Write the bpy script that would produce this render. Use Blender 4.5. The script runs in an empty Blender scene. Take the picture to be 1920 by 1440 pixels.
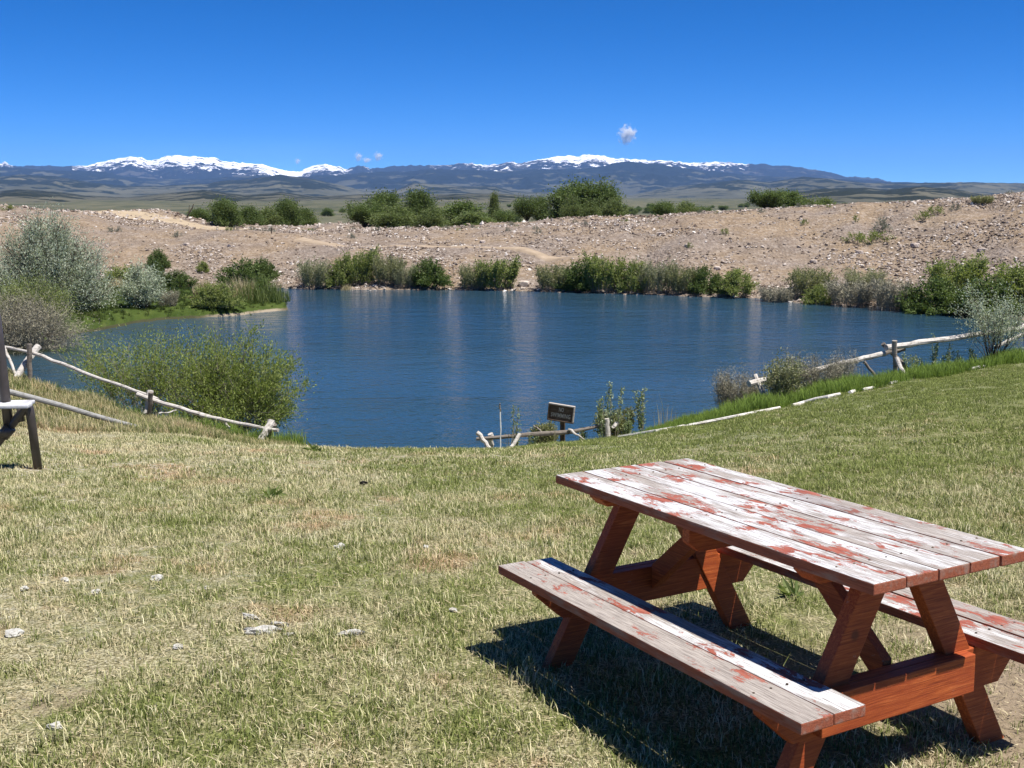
import bpy, math, random
import numpy as np
from mathutils import Vector, Matrix
R_ = random.Random(7)
rng = np.random.default_rng(11)
rad = math.radians
sc = bpy.context.scene
col = sc.collection

# ------------------------------------------------------------------ camera, light, sky
CAMZ = 1.93
F = 2070.0
PIT = math.atan(350 / F)
cam_d = bpy.data.cameras.new('camera')
cam = bpy.data.objects.new('camera', cam_d); col.objects.link(cam)
cam.location = (0, 0, CAMZ); cam.rotation_euler = (math.pi / 2 - PIT, 0, 0)
cam_d.sensor_width = 36; cam_d.lens = 36 * F / 1920
cam_d.clip_start = .05; cam_d.clip_end = 80000
sc.camera = cam

SUN = Vector((.358, -.176, .926)).normalized()
sl = bpy.data.lights.new('sun', 'SUN'); so = bpy.data.objects.new('sun', sl); col.objects.link(so)
so.rotation_euler = SUN.to_track_quat('Z', 'Y').to_euler(); so.location = (20, -20, 60)
sl.energy = 5.0; sl.angle = rad(.53); sl.color = (1, .955, .89)
w = bpy.data.worlds.new('World'); sc.world = w; w.use_nodes = True
nt = w.node_tree; bg = nt.nodes['Background']
sky = nt.nodes.new('ShaderNodeTexSky'); sky.sky_type = 'NISHITA'; sky.sun_disc = False
sky.sun_elevation = math.asin(SUN.z); sky.sun_rotation = math.atan2(SUN.x, SUN.y)
sky.altitude = 1800; sky.air_density = .42; sky.dust_density = .0; sky.ozone_density = 4.0
hsv = nt.nodes.new('ShaderNodeHueSaturation'); hsv.inputs['Saturation'].default_value = 1.36
tint = nt.nodes.new('ShaderNodeMix'); tint.data_type = 'RGBA'; tint.blend_type = 'MULTIPLY'; tint.inputs[0].default_value = 1; tint.inputs[7].default_value = (.80, 1.05, 1.22, 1)   # the camera's cool balance
nt.links.new(sky.outputs[0], hsv.inputs['Color']); nt.links.new(hsv.outputs[0], tint.inputs[6]); nt.links.new(tint.outputs[2], bg.inputs[0]); bg.inputs[1].default_value = .088
sc.view_settings.view_transform = 'Standard'; sc.view_settings.look = 'None'
sc.view_settings.exposure = .68; sc.view_settings.gamma = 1; sc.view_settings.use_curve_mapping = False
try:
    sc.cycles.max_bounces = 8; sc.cycles.diffuse_bounces = 2; sc.cycles.volume_bounces = 3
    sc.cycles.transparent_max_bounces = 8
except Exception: pass

# ------------------------------------------------------------------ helpers
CP, SP = math.cos(PIT), math.sin(PIT)
def ray(px, row):
    a = (px - 960) / F; v = -(row - 720) / F
    return np.array([a, CP + v * SP, -SP + v * CP])
def P(px, row, y):                       # the place at forward distance y that the photo shows at this pixel
    d = ray(px, row); k = y / d[1]
    return (d[0] * k, y, CAMZ + d[2] * k)
def T(px): return (px - 960) / F / CP    # bearing of a column (ground rows)

def hsh(ix, iy, s):
    n = (ix.astype(np.int64) * 374761393 + iy.astype(np.int64) * 668265263 + s * 974634777) & 0xffffffff
    n = ((n ^ (n >> 13)) * 1274126177) & 0xffffffff
    return ((n ^ (n >> 16)) & 0xffff) / 65535.0
def vnoise(x, y, s=0):
    x = np.asarray(x, float); y = np.asarray(y, float)
    ix = np.floor(x); iy = np.floor(y); fx = x - ix; fy = y - iy
    fx = fx * fx * (3 - 2 * fx); fy = fy * fy * (3 - 2 * fy)
    a = hsh(ix, iy, s); b = hsh(ix + 1, iy, s); c = hsh(ix, iy + 1, s); d = hsh(ix + 1, iy + 1, s)
    return (a * (1 - fx) + b * fx) * (1 - fy) + (c * (1 - fx) + d * fx) * fy
def fbm(x, y, s=0, o=4):
    t = 0; a = .5
    for i in range(o):
        t = t + a * (vnoise(x * 2 ** i + 17.3 * i, y * 2 ** i - 9.1 * i, s + i) - .5); a *= .5
    return t * 2
def ridged(x, y, s=0, o=5):
    t = 0; a = .5
    for i in range(o):
        t = t + a * (1 - np.abs(2 * vnoise(x * 2 ** i + 7.7 * i, y * 2 ** i + 3.1 * i, s + i) - 1)); a *= .52
    return t

def mesh(name, V, Fc, mats=(), smooth=False, attrs=None, matidx=None):
    me = bpy.data.meshes.new(name)
    V = np.asarray(V, np.float32)
    if isinstance(Fc, np.ndarray):
        n, k = Fc.shape
        me.vertices.add(len(V)); me.vertices.foreach_set('co', V.ravel())
        me.loops.add(n * k); me.loops.foreach_set('vertex_index', Fc.astype(np.int32).ravel())
        me.polygons.add(n)
        me.polygons.foreach_set('loop_start', np.arange(0, n * k, k, dtype=np.int32))
        me.polygons.foreach_set('loop_total', np.full(n, k, np.int32))
        me.update(calc_edges=True)
    else:
        me.from_pydata([tuple(map(float, v)) for v in V], [], [tuple(map(int, f)) for f in Fc]); me.update()
    if matidx is not None: me.polygons.foreach_set('material_index', np.asarray(matidx, np.int32))
    me.polygons.foreach_set('use_smooth', np.full(len(me.polygons), bool(smooth)))
    for m in mats: me.materials.append(m)
    for k, (dom, arr) in (attrs or {}).items():
        a = me.attributes.new(k, 'FLOAT', dom); a.data.foreach_set('value', np.asarray(arr, np.float32).ravel())
    return me
def obj(name, me, parent=None, loc=None):
    o = bpy.data.objects.new(name, me); col.objects.link(o)
    if parent: o.parent = parent
    if loc is not None: o.location = loc
    return o
def tag(o, label=None, cat=None, group=None, kind=None):
    if label: o['label'] = label
    if cat: o['category'] = cat
    if group: o['group'] = group
    if kind: o['kind'] = kind
    return o
def thing(name, label, cat, loc=(0, 0, 0), rz=0, group=None):
    o = bpy.data.objects.new(name, None); col.objects.link(o)
    o.location = loc; o.rotation_euler = (0, 0, rz); o.empty_display_size = .2
    return tag(o, label, cat, group)

class MB:                                 # collects pieces into one mesh
    def __init__(s): s.v = []; s.f = []; s.n = 0
    def add(s, V, Fs):
        s.v.append(np.asarray(V, float)); s.f += [tuple(i + s.n for i in f) for f in Fs]; s.n += len(V)
    def tube(s, pts, r, n=8, cap=True, wob=0.):
        pts = [Vector(p) for p in pts]; m = len(pts)
        if not hasattr(r, '__len__'): r = [r] * m
        V = []; up = Vector((.13, .21, .97))
        for i, p in enumerate(pts):
            d = (pts[min(i + 1, m - 1)] - pts[max(i - 1, 0)]).normalized()
            if abs(d.dot(up)) > .97: up = Vector((.97, .2, .1))
            a = d.cross(up).normalized(); b = d.cross(a)
            for k in range(n):
                t = 2 * math.pi * k / n; rr = r[i] * (1 + (R_.uniform(-wob, wob) if wob else 0))
                V.append(p + a * (rr * math.cos(t)) + b * (rr * math.sin(t)))
        Fs = [(i * n + k, i * n + (k + 1) % n, (i + 1) * n + (k + 1) % n, (i + 1) * n + k) for i in range(m - 1) for k in range(n)]
        if cap: Fs += [tuple(range(n))[::-1], tuple((m - 1) * n + k for k in range(n))]
        s.add([tuple(v) for v in V], Fs); return s
    def me(s, name, m, smooth=False): return mesh(name, np.concatenate(s.v), s.f, [m] if m else [], smooth)

def timber(name, prof, axis_len, m, bev=.004, warp=0.):
    """prof: list of (a,b) outline; extruded by axis_len; returns bmesh-bevelled mesh in (a, len, b) axes"""
    import bmesh
    bm = bmesh.new(); n = len(prof); seg = 1 if warp == 0 else 10
    rings = []
    for k in range(seg + 1):
        y = axis_len * k / seg; dz = warp * math.sin(3.1 * k / seg + len(name)) if warp else 0
        rings.append([bm.verts.new((a, y, b + dz)) for a, b in prof])
    for k in range(seg):
        for i in range(n): bm.faces.new((rings[k][i], rings[k][(i + 1) % n], rings[k + 1][(i + 1) % n], rings[k + 1][i]))
    bm.faces.new(rings[0][::-1]); bm.faces.new(rings[-1])
    bmesh.ops.recalc_face_normals(bm, faces=bm.faces)
    ed = [e for e in bm.edges if len(e.link_faces) == 2 and e.calc_face_angle(0) > .3]
    bmesh.ops.bevel(bm, geom=ed, offset=bev, segments=2, affect='EDGES', profile=.6)
    me = bpy.data.meshes.new(name); bm.to_mesh(me); bm.free(); me.materials.append(m)
    return me

# ------------------------------------------------------------------ materials
class NT:
    def __init__(s, name, rough=.9, spec=.2):
        s.m = bpy.data.materials.new(name); s.m.use_nodes = True; s.t = s.m.node_tree
        s.b = s.t.nodes['Principled BSDF']; s.b.inputs['Roughness'].default_value = rough
        s.b.inputs['Specular IOR Level'].default_value = spec
        s.out = s.t.nodes['Material Output']
    def n(s, ty, **k):
        nd = s.t.nodes.new(ty)
        for a, v in k.items(): setattr(nd, a, v)
        return nd
    def L(s, a, b): s.t.links.new(a, b)
    def pos(s, sc_=(1, 1, 1), obj_=False, off=None):
        if obj_: src = s.n('ShaderNodeTexCoord').outputs['Object']
        else: src = s.n('ShaderNodeNewGeometry').outputs['Position']
        mp = s.n('ShaderNodeMapping'); mp.inputs['Scale'].default_value = sc_; s.L(src, mp.inputs[0])
        if off is not None: s.L(off, mp.inputs['Location'])
        return mp.outputs[0]
    def noise(s, vec, scale=5., det=4., rough=.55, dist=0., out=0):
        nd = s.n('ShaderNodeTexNoise'); s.L(vec, nd.inputs['Vector']); nd.inputs['Scale'].default_value = scale
        nd.inputs['Detail'].default_value = det; nd.inputs['Roughness'].default_value = rough; nd.inputs['Distortion'].default_value = dist
        return nd.outputs[out]
    def vor(s, vec, scale=5., out='Distance', feat='F1'):
        nd = s.n('ShaderNodeTexVoronoi', feature=feat); s.L(vec, nd.inputs['Vector']); nd.inputs['Scale'].default_value = scale
        return nd.outputs[out]
    def ramp(s, fac, stops, interp='LINEAR'):
        nd = s.n('ShaderNodeValToRGB'); s.L(fac, nd.inputs[0]); cr = nd.color_ramp; cr.interpolation = interp
        while len(cr.elements) < len(stops): cr.elements.new(.5)
        for e, (p, c) in zip(cr.elements, stops):
            e.position = p; e.color = (c, c, c, 1) if not hasattr(c, '__len__') else (*c, 1)
        return nd.outputs[0]
    def mix(s, f, a, b, bt='MIX'):
        nd = s.n('ShaderNodeMix', data_type='RGBA', blend_type=bt)
        for i, v in ((0, f), (6, a), (7, b)):
            if hasattr(v, 'is_linked') or hasattr(v, 'links'): s.L(v, nd.inputs[i])
            elif i == 0: nd.inputs[0].default_value = v
            else: nd.inputs[i].default_value = (*v, 1)
        return nd.outputs[2]
    def math(s, op, a, b=0., clamp=False):
        nd = s.n('ShaderNodeMath', operation=op); nd.use_clamp = clamp
        for i, v in ((0, a), (1, b)):
            if hasattr(v, 'links'): s.L(v, nd.inputs[i])
            else: nd.inputs[i].default_value = v
        return nd.outputs[0]
    def attr(s, name): nd = s.n('ShaderNodeAttribute', attribute_name=name); return nd.outputs['Fac']
    def color(s, c):
        if hasattr(c, 'links'): s.L(c, s.b.inputs['Base Color'])
        else: s.b.inputs['Base Color'].default_value = (*c, 1)
        return s
    def bump(s, h, st=.5, dist=.02):
        nd = s.n('ShaderNodeBump'); nd.inputs['Strength'].default_value = st; nd.inputs['Distance'].default_value = dist
        s.L(h, nd.inputs['Height']); s.L(nd.outputs[0], s.b.inputs['Normal']); return s

def leaf_mat(name, c1, c2, c3=None, trans=.35, rough=.6):
    M = NT(name, rough, .25); r = M.attr('rnd')
    stops = [(0, c1), (1, c2)] if c3 is None else [(0, c1), (.55, c2), (1, c3)]
    c = M.ramp(r, stops); M.color(c)
    tr = M.n('ShaderNodeBsdfTranslucent'); M.L(M.mix(1., c, (1.05, 1.1, .7), 'MULTIPLY'), tr.inputs[0])
    mx = M.n('ShaderNodeMixShader'); mx.inputs[0].default_value = trans
    M.L(M.b.outputs[0], mx.inputs[1]); M.L(tr.outputs[0], mx.inputs[2]); M.L(mx.outputs[0], M.out.inputs[0])
    return M.m

def bark_mat(name, c1, c2, sc_=20):
    M = NT(name, .95, .1); p = M.pos((1, 1, .3)); n = M.noise(p, sc_, 4)
    M.color(M.ramp(n, [(.35, c1), (.65, c2)])).bump(n, .5, .01); return M.m

# patches of the lawn: shared by ground and blades so both agree
def lawn_patch(M):
    p = M.pos()
    big = M.noise(p, .55, 3, .6); mid = M.noise(p, 2.3, 4, .6, .4); fine = M.noise(p, 9, 3, .6)
    a = M.math('ADD', M.math('MULTIPLY', big, .5), M.math('MULTIPLY', mid, .35))
    d = M.math('ADD', a, M.math('MULTIPLY', fine, .25))              # about .35 .. .75
    sx = M.n('ShaderNodeSeparateXYZ'); M.L(p, sx.inputs[0])
    g = M.math('ADD', M.math('MULTIPLY', sx.outputs[0], .07), M.math('MULTIPLY', sx.outputs[1], .035))
    d = M.math('SUBTRACT', d, M.math('MULTIPLY', M.math('SUBTRACT', g, .16, True), .20))
    l = M.math('MULTIPLY', M.math('SUBTRACT', M.math('MULTIPLY', sx.outputs[1], .12), .8, True), M.math('SUBTRACT', .1, M.math('MULTIPLY', sx.outputs[0], .18), True))
    d = M.math('ADD', d, M.math('MULTIPLY', l, .09))
    mow = M.noise(M.pos((.25, 1.5, 1)), 1.0, 2, .5)
    return M.math('ADD', d, M.math('MULTIPLY', M.math('SUBTRACT', mow, .5), .10)), p

def m_lawn_ground():
    M = NT('lawn_thatch', .95, .1); d, p = lawn_patch(M)
    geo = M.n('ShaderNodeSeparateXYZ'); M.L(p, geo.inputs[0])
    # drier towards the mown left and foreground, greener and lush in the distance on the right
    thatch = M.ramp(M.noise(p, 75, 5, .75), [(.38, (.045, .038, .022)), (.48, (.24, .20, .115)), (.58, (.56, .50, .33)), (.68, (.80, .75, .60))])
    green = M.ramp(M.noise(p, 70, 5, .75), [(.38, (.035, .045, .012)), (.52, (.15, .165, .05)), (.7, (.44, .43, .20))])
    soil = M.ramp(M.noise(p, 30, 5, .7), [(.3, (.17, .125, .085)), (.7, (.36, .28, .20))])
    f = M.ramp(d, [(.46, 0.), (.60, .75)])
    far = M.math('MULTIPLY_ADD', geo.outputs[1], .035); M.t.nodes[-1].inputs[2].default_value = -.15
    c = M.mix(f, green, thatch)
    fr = M.ramp(far, [(0, 0.), (.6, .75)])
    pk = M.ramp(M.noise(M.pos(), 1.1, 4, .65), [(.56, 0.), (.66, .8)]); c = M.mix(pk, c, M.mix(1., c, (1.0, .74, .70), 'MULTIPLY'))
    s = M.ramp(M.noise(M.pos(), .9, 5, .65), [(.60, 0.), (.72, .8)])
    dv = M.n('ShaderNodeVectorMath', operation='DISTANCE'); M.L(p, dv.inputs[0]); dv.inputs[1].default_value = (2.35, 3.9, 0)
    tr = M.math('SUBTRACT', M.math('ADD', 1.25, M.math('MULTIPLY', M.noise(p, 3, 4), .9)), M.math('MULTIPLY', dv.outputs['Value'], 1.15), True)
    s = M.math('MAXIMUM', s, M.math('MULTIPLY', tr, .9))
    c = M.mix(s, c, soil)
    sx = M.n('ShaderNodeSeparateXYZ'); M.L(p, sx.inputs[0])
    ff = M.math('MULTIPLY', M.ramp(M.noise(M.pos(), 16, 5, .75), [(.52, 0.), (.62, .7)]), M.math('SUBTRACT', M.math('MULTIPLY', sx.outputs[1], .14), M.math('ADD', .75, M.math('MULTIPLY', sx.outputs[0], .16)), True))
    c = M.mix(ff, c, (.62, .60, .52))
    M.color(c).bump(M.noise(p, 55, 4, .7), .9, .02); return M.m

def m_grass(name, green1, green2, dry, drybias=.0, trans=.3, fresh=.0):
    M = NT(name, .65, .2); d, p = lawn_patch(M)
    oi = M.n('ShaderNodeObjectInfo').outputs['Random']; r = M.attr('rnd')
    rr = M.math('ADD', M.math('MULTIPLY', r, .7), M.math('MULTIPLY', oi, .3))
    g = M.ramp(r, [(0, tuple(c * .7 for c in green1)), (.8, green2), (1, tuple(min(1, c * 1.35) for c in green2))])
    k = M.math('ADD', M.math('MULTIPLY', M.math('SUBTRACT', d, .53), 2.3), M.math('ADD', rr, drybias))
    f = M.ramp(k, [(.52, 0.), (.74, 1.)])
    dr = M.ramp(r, [(0, tuple(c * .42 for c in dry)), (.6, tuple(c * .9 for c in dry)), (1, tuple(min(1, c * 1.3) for c in dry))])
    pk = M.ramp(M.noise(M.pos(), 1.1, 4, .65), [(.56, 0.), (.66, .75)]); dr = M.mix(pk, dr, M.mix(1., dr, (1.0, .74, .72), 'MULTIPLY'))
    lt = M.ramp(M.noise(M.pos(), 3.1, 4, .7), [(.54, 0.), (.64, .6)]); dr = M.mix(lt, dr, M.mix(1., dr, (1.22, 1.25, 1.5), 'MULTIPLY'))
    c = M.mix(f, g, dr)
    M.color(c)
    tr = M.n('ShaderNodeBsdfTranslucent'); M.L(c, tr.inputs[0])
    mx = M.n('ShaderNodeMixShader'); mx.inputs[0].default_value = trans
    M.L(M.b.outputs[0], mx.inputs[1]); M.L(tr.outputs[0], mx.inputs[2]); M.L(mx.outputs[0], M.out.inputs[0])
    return M.m

def m_gravel(name='gravel_soil'):
    M = NT(name, .95, .1); p = M.pos()
    n1 = M.noise(p, .12, 4, .6, .5); n2 = M.noise(p, 1.1, 5, .7); n3 = M.noise(p, 5, 4, .7)
    tan = M.ramp(n2, [(.3, (.195, .145, .095)), (.7, (.33, .252, .172))])
    grey = M.ramp(n2, [(.3, (.155, .125, .10)), (.7, (.27, .225, .19))])
    c = M.mix(M.ramp(n1, [(.42, 0.), (.58, 1.)]), tan, grey)
    c = M.mix(M.ramp(n3, [(.35, .45), (.6, 0.)]), c, (.15, .105, .08))
    v = M.vor(p, 4.2, 'Color'); sx = M.n('ShaderNodeSeparateColor'); M.L(v, sx.inputs[0])
    st = M.ramp(sx.outputs[0], [(.72, 0.), (.78, .3)])
    c = M.mix(st, c, (.42, .36, .31))
    M.color(c).bump(M.math('ADD', n3, M.vor(p, 5)), .8, .12); return M.m

def m_stone():
    M = NT('river_cobble', .85, .2); r = M.attr('rnd')
    c = M.ramp(r, [(0, (.12, .085, .065)), (.25, (.205, .162, .128)), (.5, (.30, .235, .18)), (.72, (.33, .28, .24)), (.9, (.47, .41, .36)), (1, (.68, .63, .57))])
    M.color(c); return M.m

def m_wood_paint():
    """weathered grain with the last flakes of white and red paint (per-plank offset)"""
    M = NT('weathered_painted_wood', .8, .25)
    oi = M.n('ShaderNodeObjectInfo').outputs['Random']; k = M.math('MULTIPLY', oi, 37.)
    cx = M.n('ShaderNodeCombineXYZ'); M.L(k, cx.inputs[0]); M.L(k, cx.inputs[1]); off = cx.outputs[0]
    pg = M.pos((26, 1.0, 26), True, off); p = M.pos((1, .55, 1), True, off); pf = M.pos((6, 1.3, 6), True, off)
    grain = M.noise(pg, 6, 6, .7, .3); grain2 = M.noise(pg, 18, 3, .6)
    gg = M.math('ADD', M.math('MULTIPLY', grain, .65), M.math('MULTIPLY', grain2, .35))
    wood = M.ramp(gg, [(.34, (.09, .075, .068)), (.44, (.23, .20, .18)), (.56, (.38, .34, .305)), (.70, (.48, .43, .385))])
    white = M.ramp(gg, [(.39, (.20, .19, .185)), (.46, (.42, .415, .415)), (.53, (.60, .60, .605)), (.65, (.74, .745, .76))])
    cover = M.noise(M.pos((5, 1.1, 5), True, off), 1.1, 5, .62)
    at = M.n('ShaderNodeAttribute', attribute_name='worn'); at.attribute_type = 'OBJECT'; wn = at.outputs['Fac']
    c = M.mix(M.ramp(M.math('SUBTRACT', M.math('ADD', M.math('MULTIPLY', cover, .8), M.math('MULTIPLY', gg, .45)), M.math('MULTIPLY', wn, .12)), [(.585, 0.), (.67, .92)]), wood, white)
    red_n = M.noise(M.pos((24, 9.5, 24), True, off), 1.1, 8, .72, .5)
    red_b = M.noise(M.pos((3.6, 2.4, 3.6), True, off), 1.7, 2, .5)
    rm = M.ramp(M.math('ADD', M.math('ADD', M.math('MULTIPLY', red_n, .62), M.math('MULTIPLY', red_b, .60)), M.math('MULTIPLY', gg, .42)),
                [(.886, 0.), (.891, 1.)])
    redc = M.ramp(M.noise(pf, 9, 4), [(.3, (.22, .055, .036)), (.7, (.36, .120, .082))])
    c = M.mix(rm, c, redc)
    stain = M.ramp(M.noise(p, 1.6, 3, .5), [(.66, 0.), (.75, .65)]); c = M.mix(stain, c, (.13, .085, .07))
    # the paint was brushed over everything; sides and ends keep more of it
    nrm = M.n('ShaderNodeTexCoord').outputs['Normal']; sx = M.n('ShaderNodeSeparateXYZ'); M.L(nrm, sx.inputs[0])
    side = M.ramp(M.math('ABSOLUTE', sx.outputs[2]), [(.35, 1.), (.75, 0.)])
    sidec = M.mix(M.ramp(M.noise(pf, 4.5, 4), [(.48, 0.), (.70, .75)]), M.ramp(gg, [(.35, (.20, .055, .03)), (.65, (.40, .125, .065))]), (.30, .235, .19))
    c = M.mix(side, c, sidec)
    M.color(c).bump(M.math('ADD', gg, M.math('MULTIPLY', rm, .15)), .55, .006); return M.m

def m_wood_frame():
    M = NT('red_brown_stained_timber', .62, .35)
    oi = M.n('ShaderNodeObjectInfo').outputs['Random']; k = M.math('MULTIPLY', oi, 21.)
    cx = M.n('ShaderNodeCombineXYZ'); M.L(k, cx.inputs[0]); M.L(k, cx.inputs[2]); off = cx.outputs[0]
    pg = M.pos((1.1, 24, 24), True, off); grain = M.noise(pg, 5, 6, .65, .9); pf = M.pos((2, 2, 2), True, off)
    c = M.ramp(grain, [(.30, (.17, .027, .007)), (.44, (.31, .060, .013)), (.56, (.43, .096, .022)), (.68, (.58, .165, .045))])
    n = M.noise(pf, 3, 4, .6); c = M.mix(M.ramp(n, [(.35, .55), (.6, 0.)]), c, (.27, .045, .014))
    kn = M.vor(M.pos((3.2, 3.2, 3.2), True, off), 1.0); c = M.mix(M.ramp(kn, [(.035, .8), (.075, 0.)]), c, (.11, .03, .015))
    wr = M.ramp(M.noise(M.pos((9, 9, 9), True, off), 3, 5, .65), [(.66, 0.), (.74, .7)]); c = M.mix(wr, c, (.42, .27, .2))
    M.color(c).bump(grain, .4, .004); return M.m

def m_pale_log(name='bleached_pole_wood', dark=(.17, .145, .12), light=(.52, .485, .44), knots=.5):
    M = NT(name, .85, .15); p = M.pos((6, 6, 6)); n = M.noise(p, 2.2, 5, .6); n2 = M.noise(M.pos((1.5, 1.5, 30)), 2, 4)
    c = M.ramp(M.math('ADD', M.math('MULTIPLY', n, .5), M.math('MULTIPLY', n2, .5)), [(.34, dark), (.5, light), (.75, tuple(min(.85, x * 1.12) for x in light))])
    c = M.mix(M.ramp(M.noise(M.pos(), 3.5, 4), [(.62, 0.), (.72, .75)]), c, dark)
    M.color(c).bump(n, .4, .01); return M.m

def m_solid(name, c, rough=.6, metal=0., spec=.3):
    M = NT(name, rough, spec); n = M.noise(M.pos((1, 1, 1)), 14, 4)
    M.color(M.ramp(n, [(.3, tuple(x * .8 for x in c)), (.7, tuple(min(1, x * 1.15) for x in c))])); M.b.inputs['Metallic'].default_value = metal
    return M.m

def m_water():
    M = NT('lake_water', .07, .5); M.b.inputs['IOR'].default_value = 1.333
    p = M.pos((1, 1, 1)); pw = M.pos((1.35, 1.7, 1))
    M.color(M.ramp(M.noise(p, .05, 3), [(.3, (.018, .050, .080)), (.7, (.028, .064, .094))]))
    h = M.math('ADD', M.math('MULTIPLY', M.noise(pw, 1.3, 3, .55, .3), 1.0), M.math('MULTIPLY', M.noise(pw, 3.6, 3, .6, .2), .55))
    h = M.math('ADD', h, M.math('MULTIPLY', M.noise(pw, .35, 2), 1.2))
    calm = M.ramp(M.noise(M.pos((.5, 1.6, 1)), .10, 4, .6, .6), [(.36, .65), (.60, 1.15)])
    M.bump(M.math('MULTIPLY', h, calm), 1., .085); return M.m

def m_hills(name, grass1, grass2, forest, fscale, fthr, snow=None, rock=(.20, .17, .17), slope_f=True):
    """forest/grass/snow by place; 'relief' is the ground's own rise above its foot, 0..1"""
    M = NT(name, .95, .05); p = M.pos(); rel = M.attr('relief')
    n = M.noise(p, fscale, 5, .62, .6); n2 = M.noise(p, fscale * 7, 4, .6)
    g = M.ramp(M.noise(p, fscale * .6, 4), [(.35, grass1), (.65, grass2)])
    a = M.math('ADD', n, M.math('MULTIPLY', n2, .25)); 
    a = M.math('ADD', a, M.math('MULTIPLY', rel, .22))
    c = M.mix(M.ramp(a, [(fthr - .02, 0.), (fthr + .02, 1.)]), g, forest)
    if snow is not None:
        lo, hi = snow
        sn = M.attr('snow'); k = M.math('ADD', sn, M.math('MULTIPLY', M.math('SUBTRACT', M.noise(p, fscale * 5, 7, .72), .5), 3.6))
        top = M.ramp(M.noise(p, fscale * 4, 4), [(.4, rock), (.6, tuple(x * 1.5 for x in rock))])
        c = M.mix(M.ramp(k, [(lo - .12, 0.), (lo - .04, 1.)]), c, top)
        c = M.mix(M.ramp(k, [(lo, 0.), (lo + .03, 1.)]), c, (.86, .88, .92))
    M.color(c); return M.m

# ------------------------------------------------------------------ terrain functions
LAKE = 1.93 - 5.70
def cols(spec):
    """spec: {px: [(y, z or (row,)), ...]} -> sorted bearings and profiles"""
    ks = sorted(spec); out = []
    for k in ks:
        pr = []
        for y, v in spec[k]:
            z = P(k, v[0], y)[2] if isinstance(v, tuple) else v
            pr.append((y, z))
        out.append((np.array([a for a, _ in pr], float), np.array([b for _, b in pr], float)))
    return np.array([T(k) for k in ks]), out
def evalcols(C, x, y):
    t, pr = C; x = np.asarray(x, float); y = np.asarray(y, float)
    b = x / np.maximum(y, .6)
    Z = np.stack([np.interp(y, a, z) for a, z in pr])
    i = np.clip(np.searchsorted(t, b) - 1, 0, len(t) - 2)
    f = np.clip((b - t[i]) / (t[i + 1] - t[i]), 0, 1); f = f * f * (3 - 2 * f)
    idx = np.arange(len(b.ravel())).reshape(b.shape)
    Zr = Z.reshape(len(t), -1); r = idx.ravel(); ii = i.ravel(); ff = f.ravel()
    return (Zr[ii, r] * (1 - ff) + Zr[ii + 1, r] * ff).reshape(b.shape)

near0 = [(-30, .5), (0, .12), (2.5, .02), (5, -.02)]
B = LAKE - 1.2
LAWN = cols({
    -700: near0 + [(10, -.45), (15, -1.0), (22, -1.5), (30, -2.4), (36, LAKE), (44, B)],
    0:    near0 + [(10, -.56), (15, (796,)), (17.5, -1.62), (25, (698,)), (29, -2.9), (33, LAKE - .1), (40, B)],
    150:  near0 + [(10, -.58), (15.5, (806,)), (18, -1.9), (24, (735,)), (28, LAKE - .1), (36, B)],
    300:  near0 + [(10, -.62), (14, -1.12), (17, (812,)), (21.5, (784,)), (25, LAKE - .1), (34, B)],
    500:  near0 + [(9, -.46), (13, (831,)), (17, -2.0), (21, (826,)), (24, LAKE - .1), (33, B)],
    700:  near0 + [(9, -.47), (13.2, (834,)), (17, -2.06), (21, -3.05), (23.5, LAKE - .1), (33, B)],
    930:  near0 + [(9, -.47), (13.3, (838,)), (17, -2.02), (21.5, (840,)), (24, LAKE - .1), (33, B)],
    1060: near0 + [(9, -.45), (14, (832,)), (18, -2.12), (22.5, (829,)), (25, LAKE - .1), (34, B)],
    1160: near0 + [(9, -.43), (15, (827,)), (20, (823,)), (23.5, (817,)), (26, LAKE - .1), (35, B)],
    1300: near0 + [(9, -.40), (15, -1.35), (21, (797,)), (24, (783,)), (27.5, LAKE - .1), (36, B)],
    1450: near0 + [(9, -.36), (15, -1.18), (21.5, (767,)), (24.5, (750,)), (28.5, LAKE - .1), (38, B)],
    1600: near0 + [(9, -.30), (15, -1.0), (22, (736,)), (25, (716,)), (30, LAKE - .1), (40, B)],
    1750: near0 + [(9, -.26), (15, -.9), (24, (708,)), (26, (692,)), (32, LAKE - .1), (42, B)],
    1920: near0 + [(9, -.22), (15, -.8), (26, (682,)), (28, (661,)), (35, LAKE - .1), (46, B)],
    2600: near0 + [(9, -.1), (15, -.5), (28, -1.1), (32, -1.3), (42, LAKE - .1), (54, B)],
})
# rounded versions of the profiles
def smoothprof(C):
    t, pr = C; out = []
    for a, z in pr:
        ys = np.arange(a[0], a[-1] + .25, .25); zz = np.interp(ys, a, z)
        k = np.ones(9) / 9; m = np.pad(zz, 4, 'edge'); zs = np.convolve(m, k, 'valid')
        out.append((ys, zs))
    return t, out
LAWN = smoothprof(LAWN)
def lawn_z(x, y):
    z = evalcols(LAWN, x, y)
    return z - .028 * np.clip((np.asarray(y) - 8) / 4, 0, 1) + .035 * fbm(np.asarray(x) * .6, np.asarray(y) * .6, 3, 3) * np.clip((np.asarray(y) - 6) / 6, 0, 1) + .012 * fbm(np.asarray(x) * 2.2, np.asarray(y) * 2.2, 8, 2)

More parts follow.
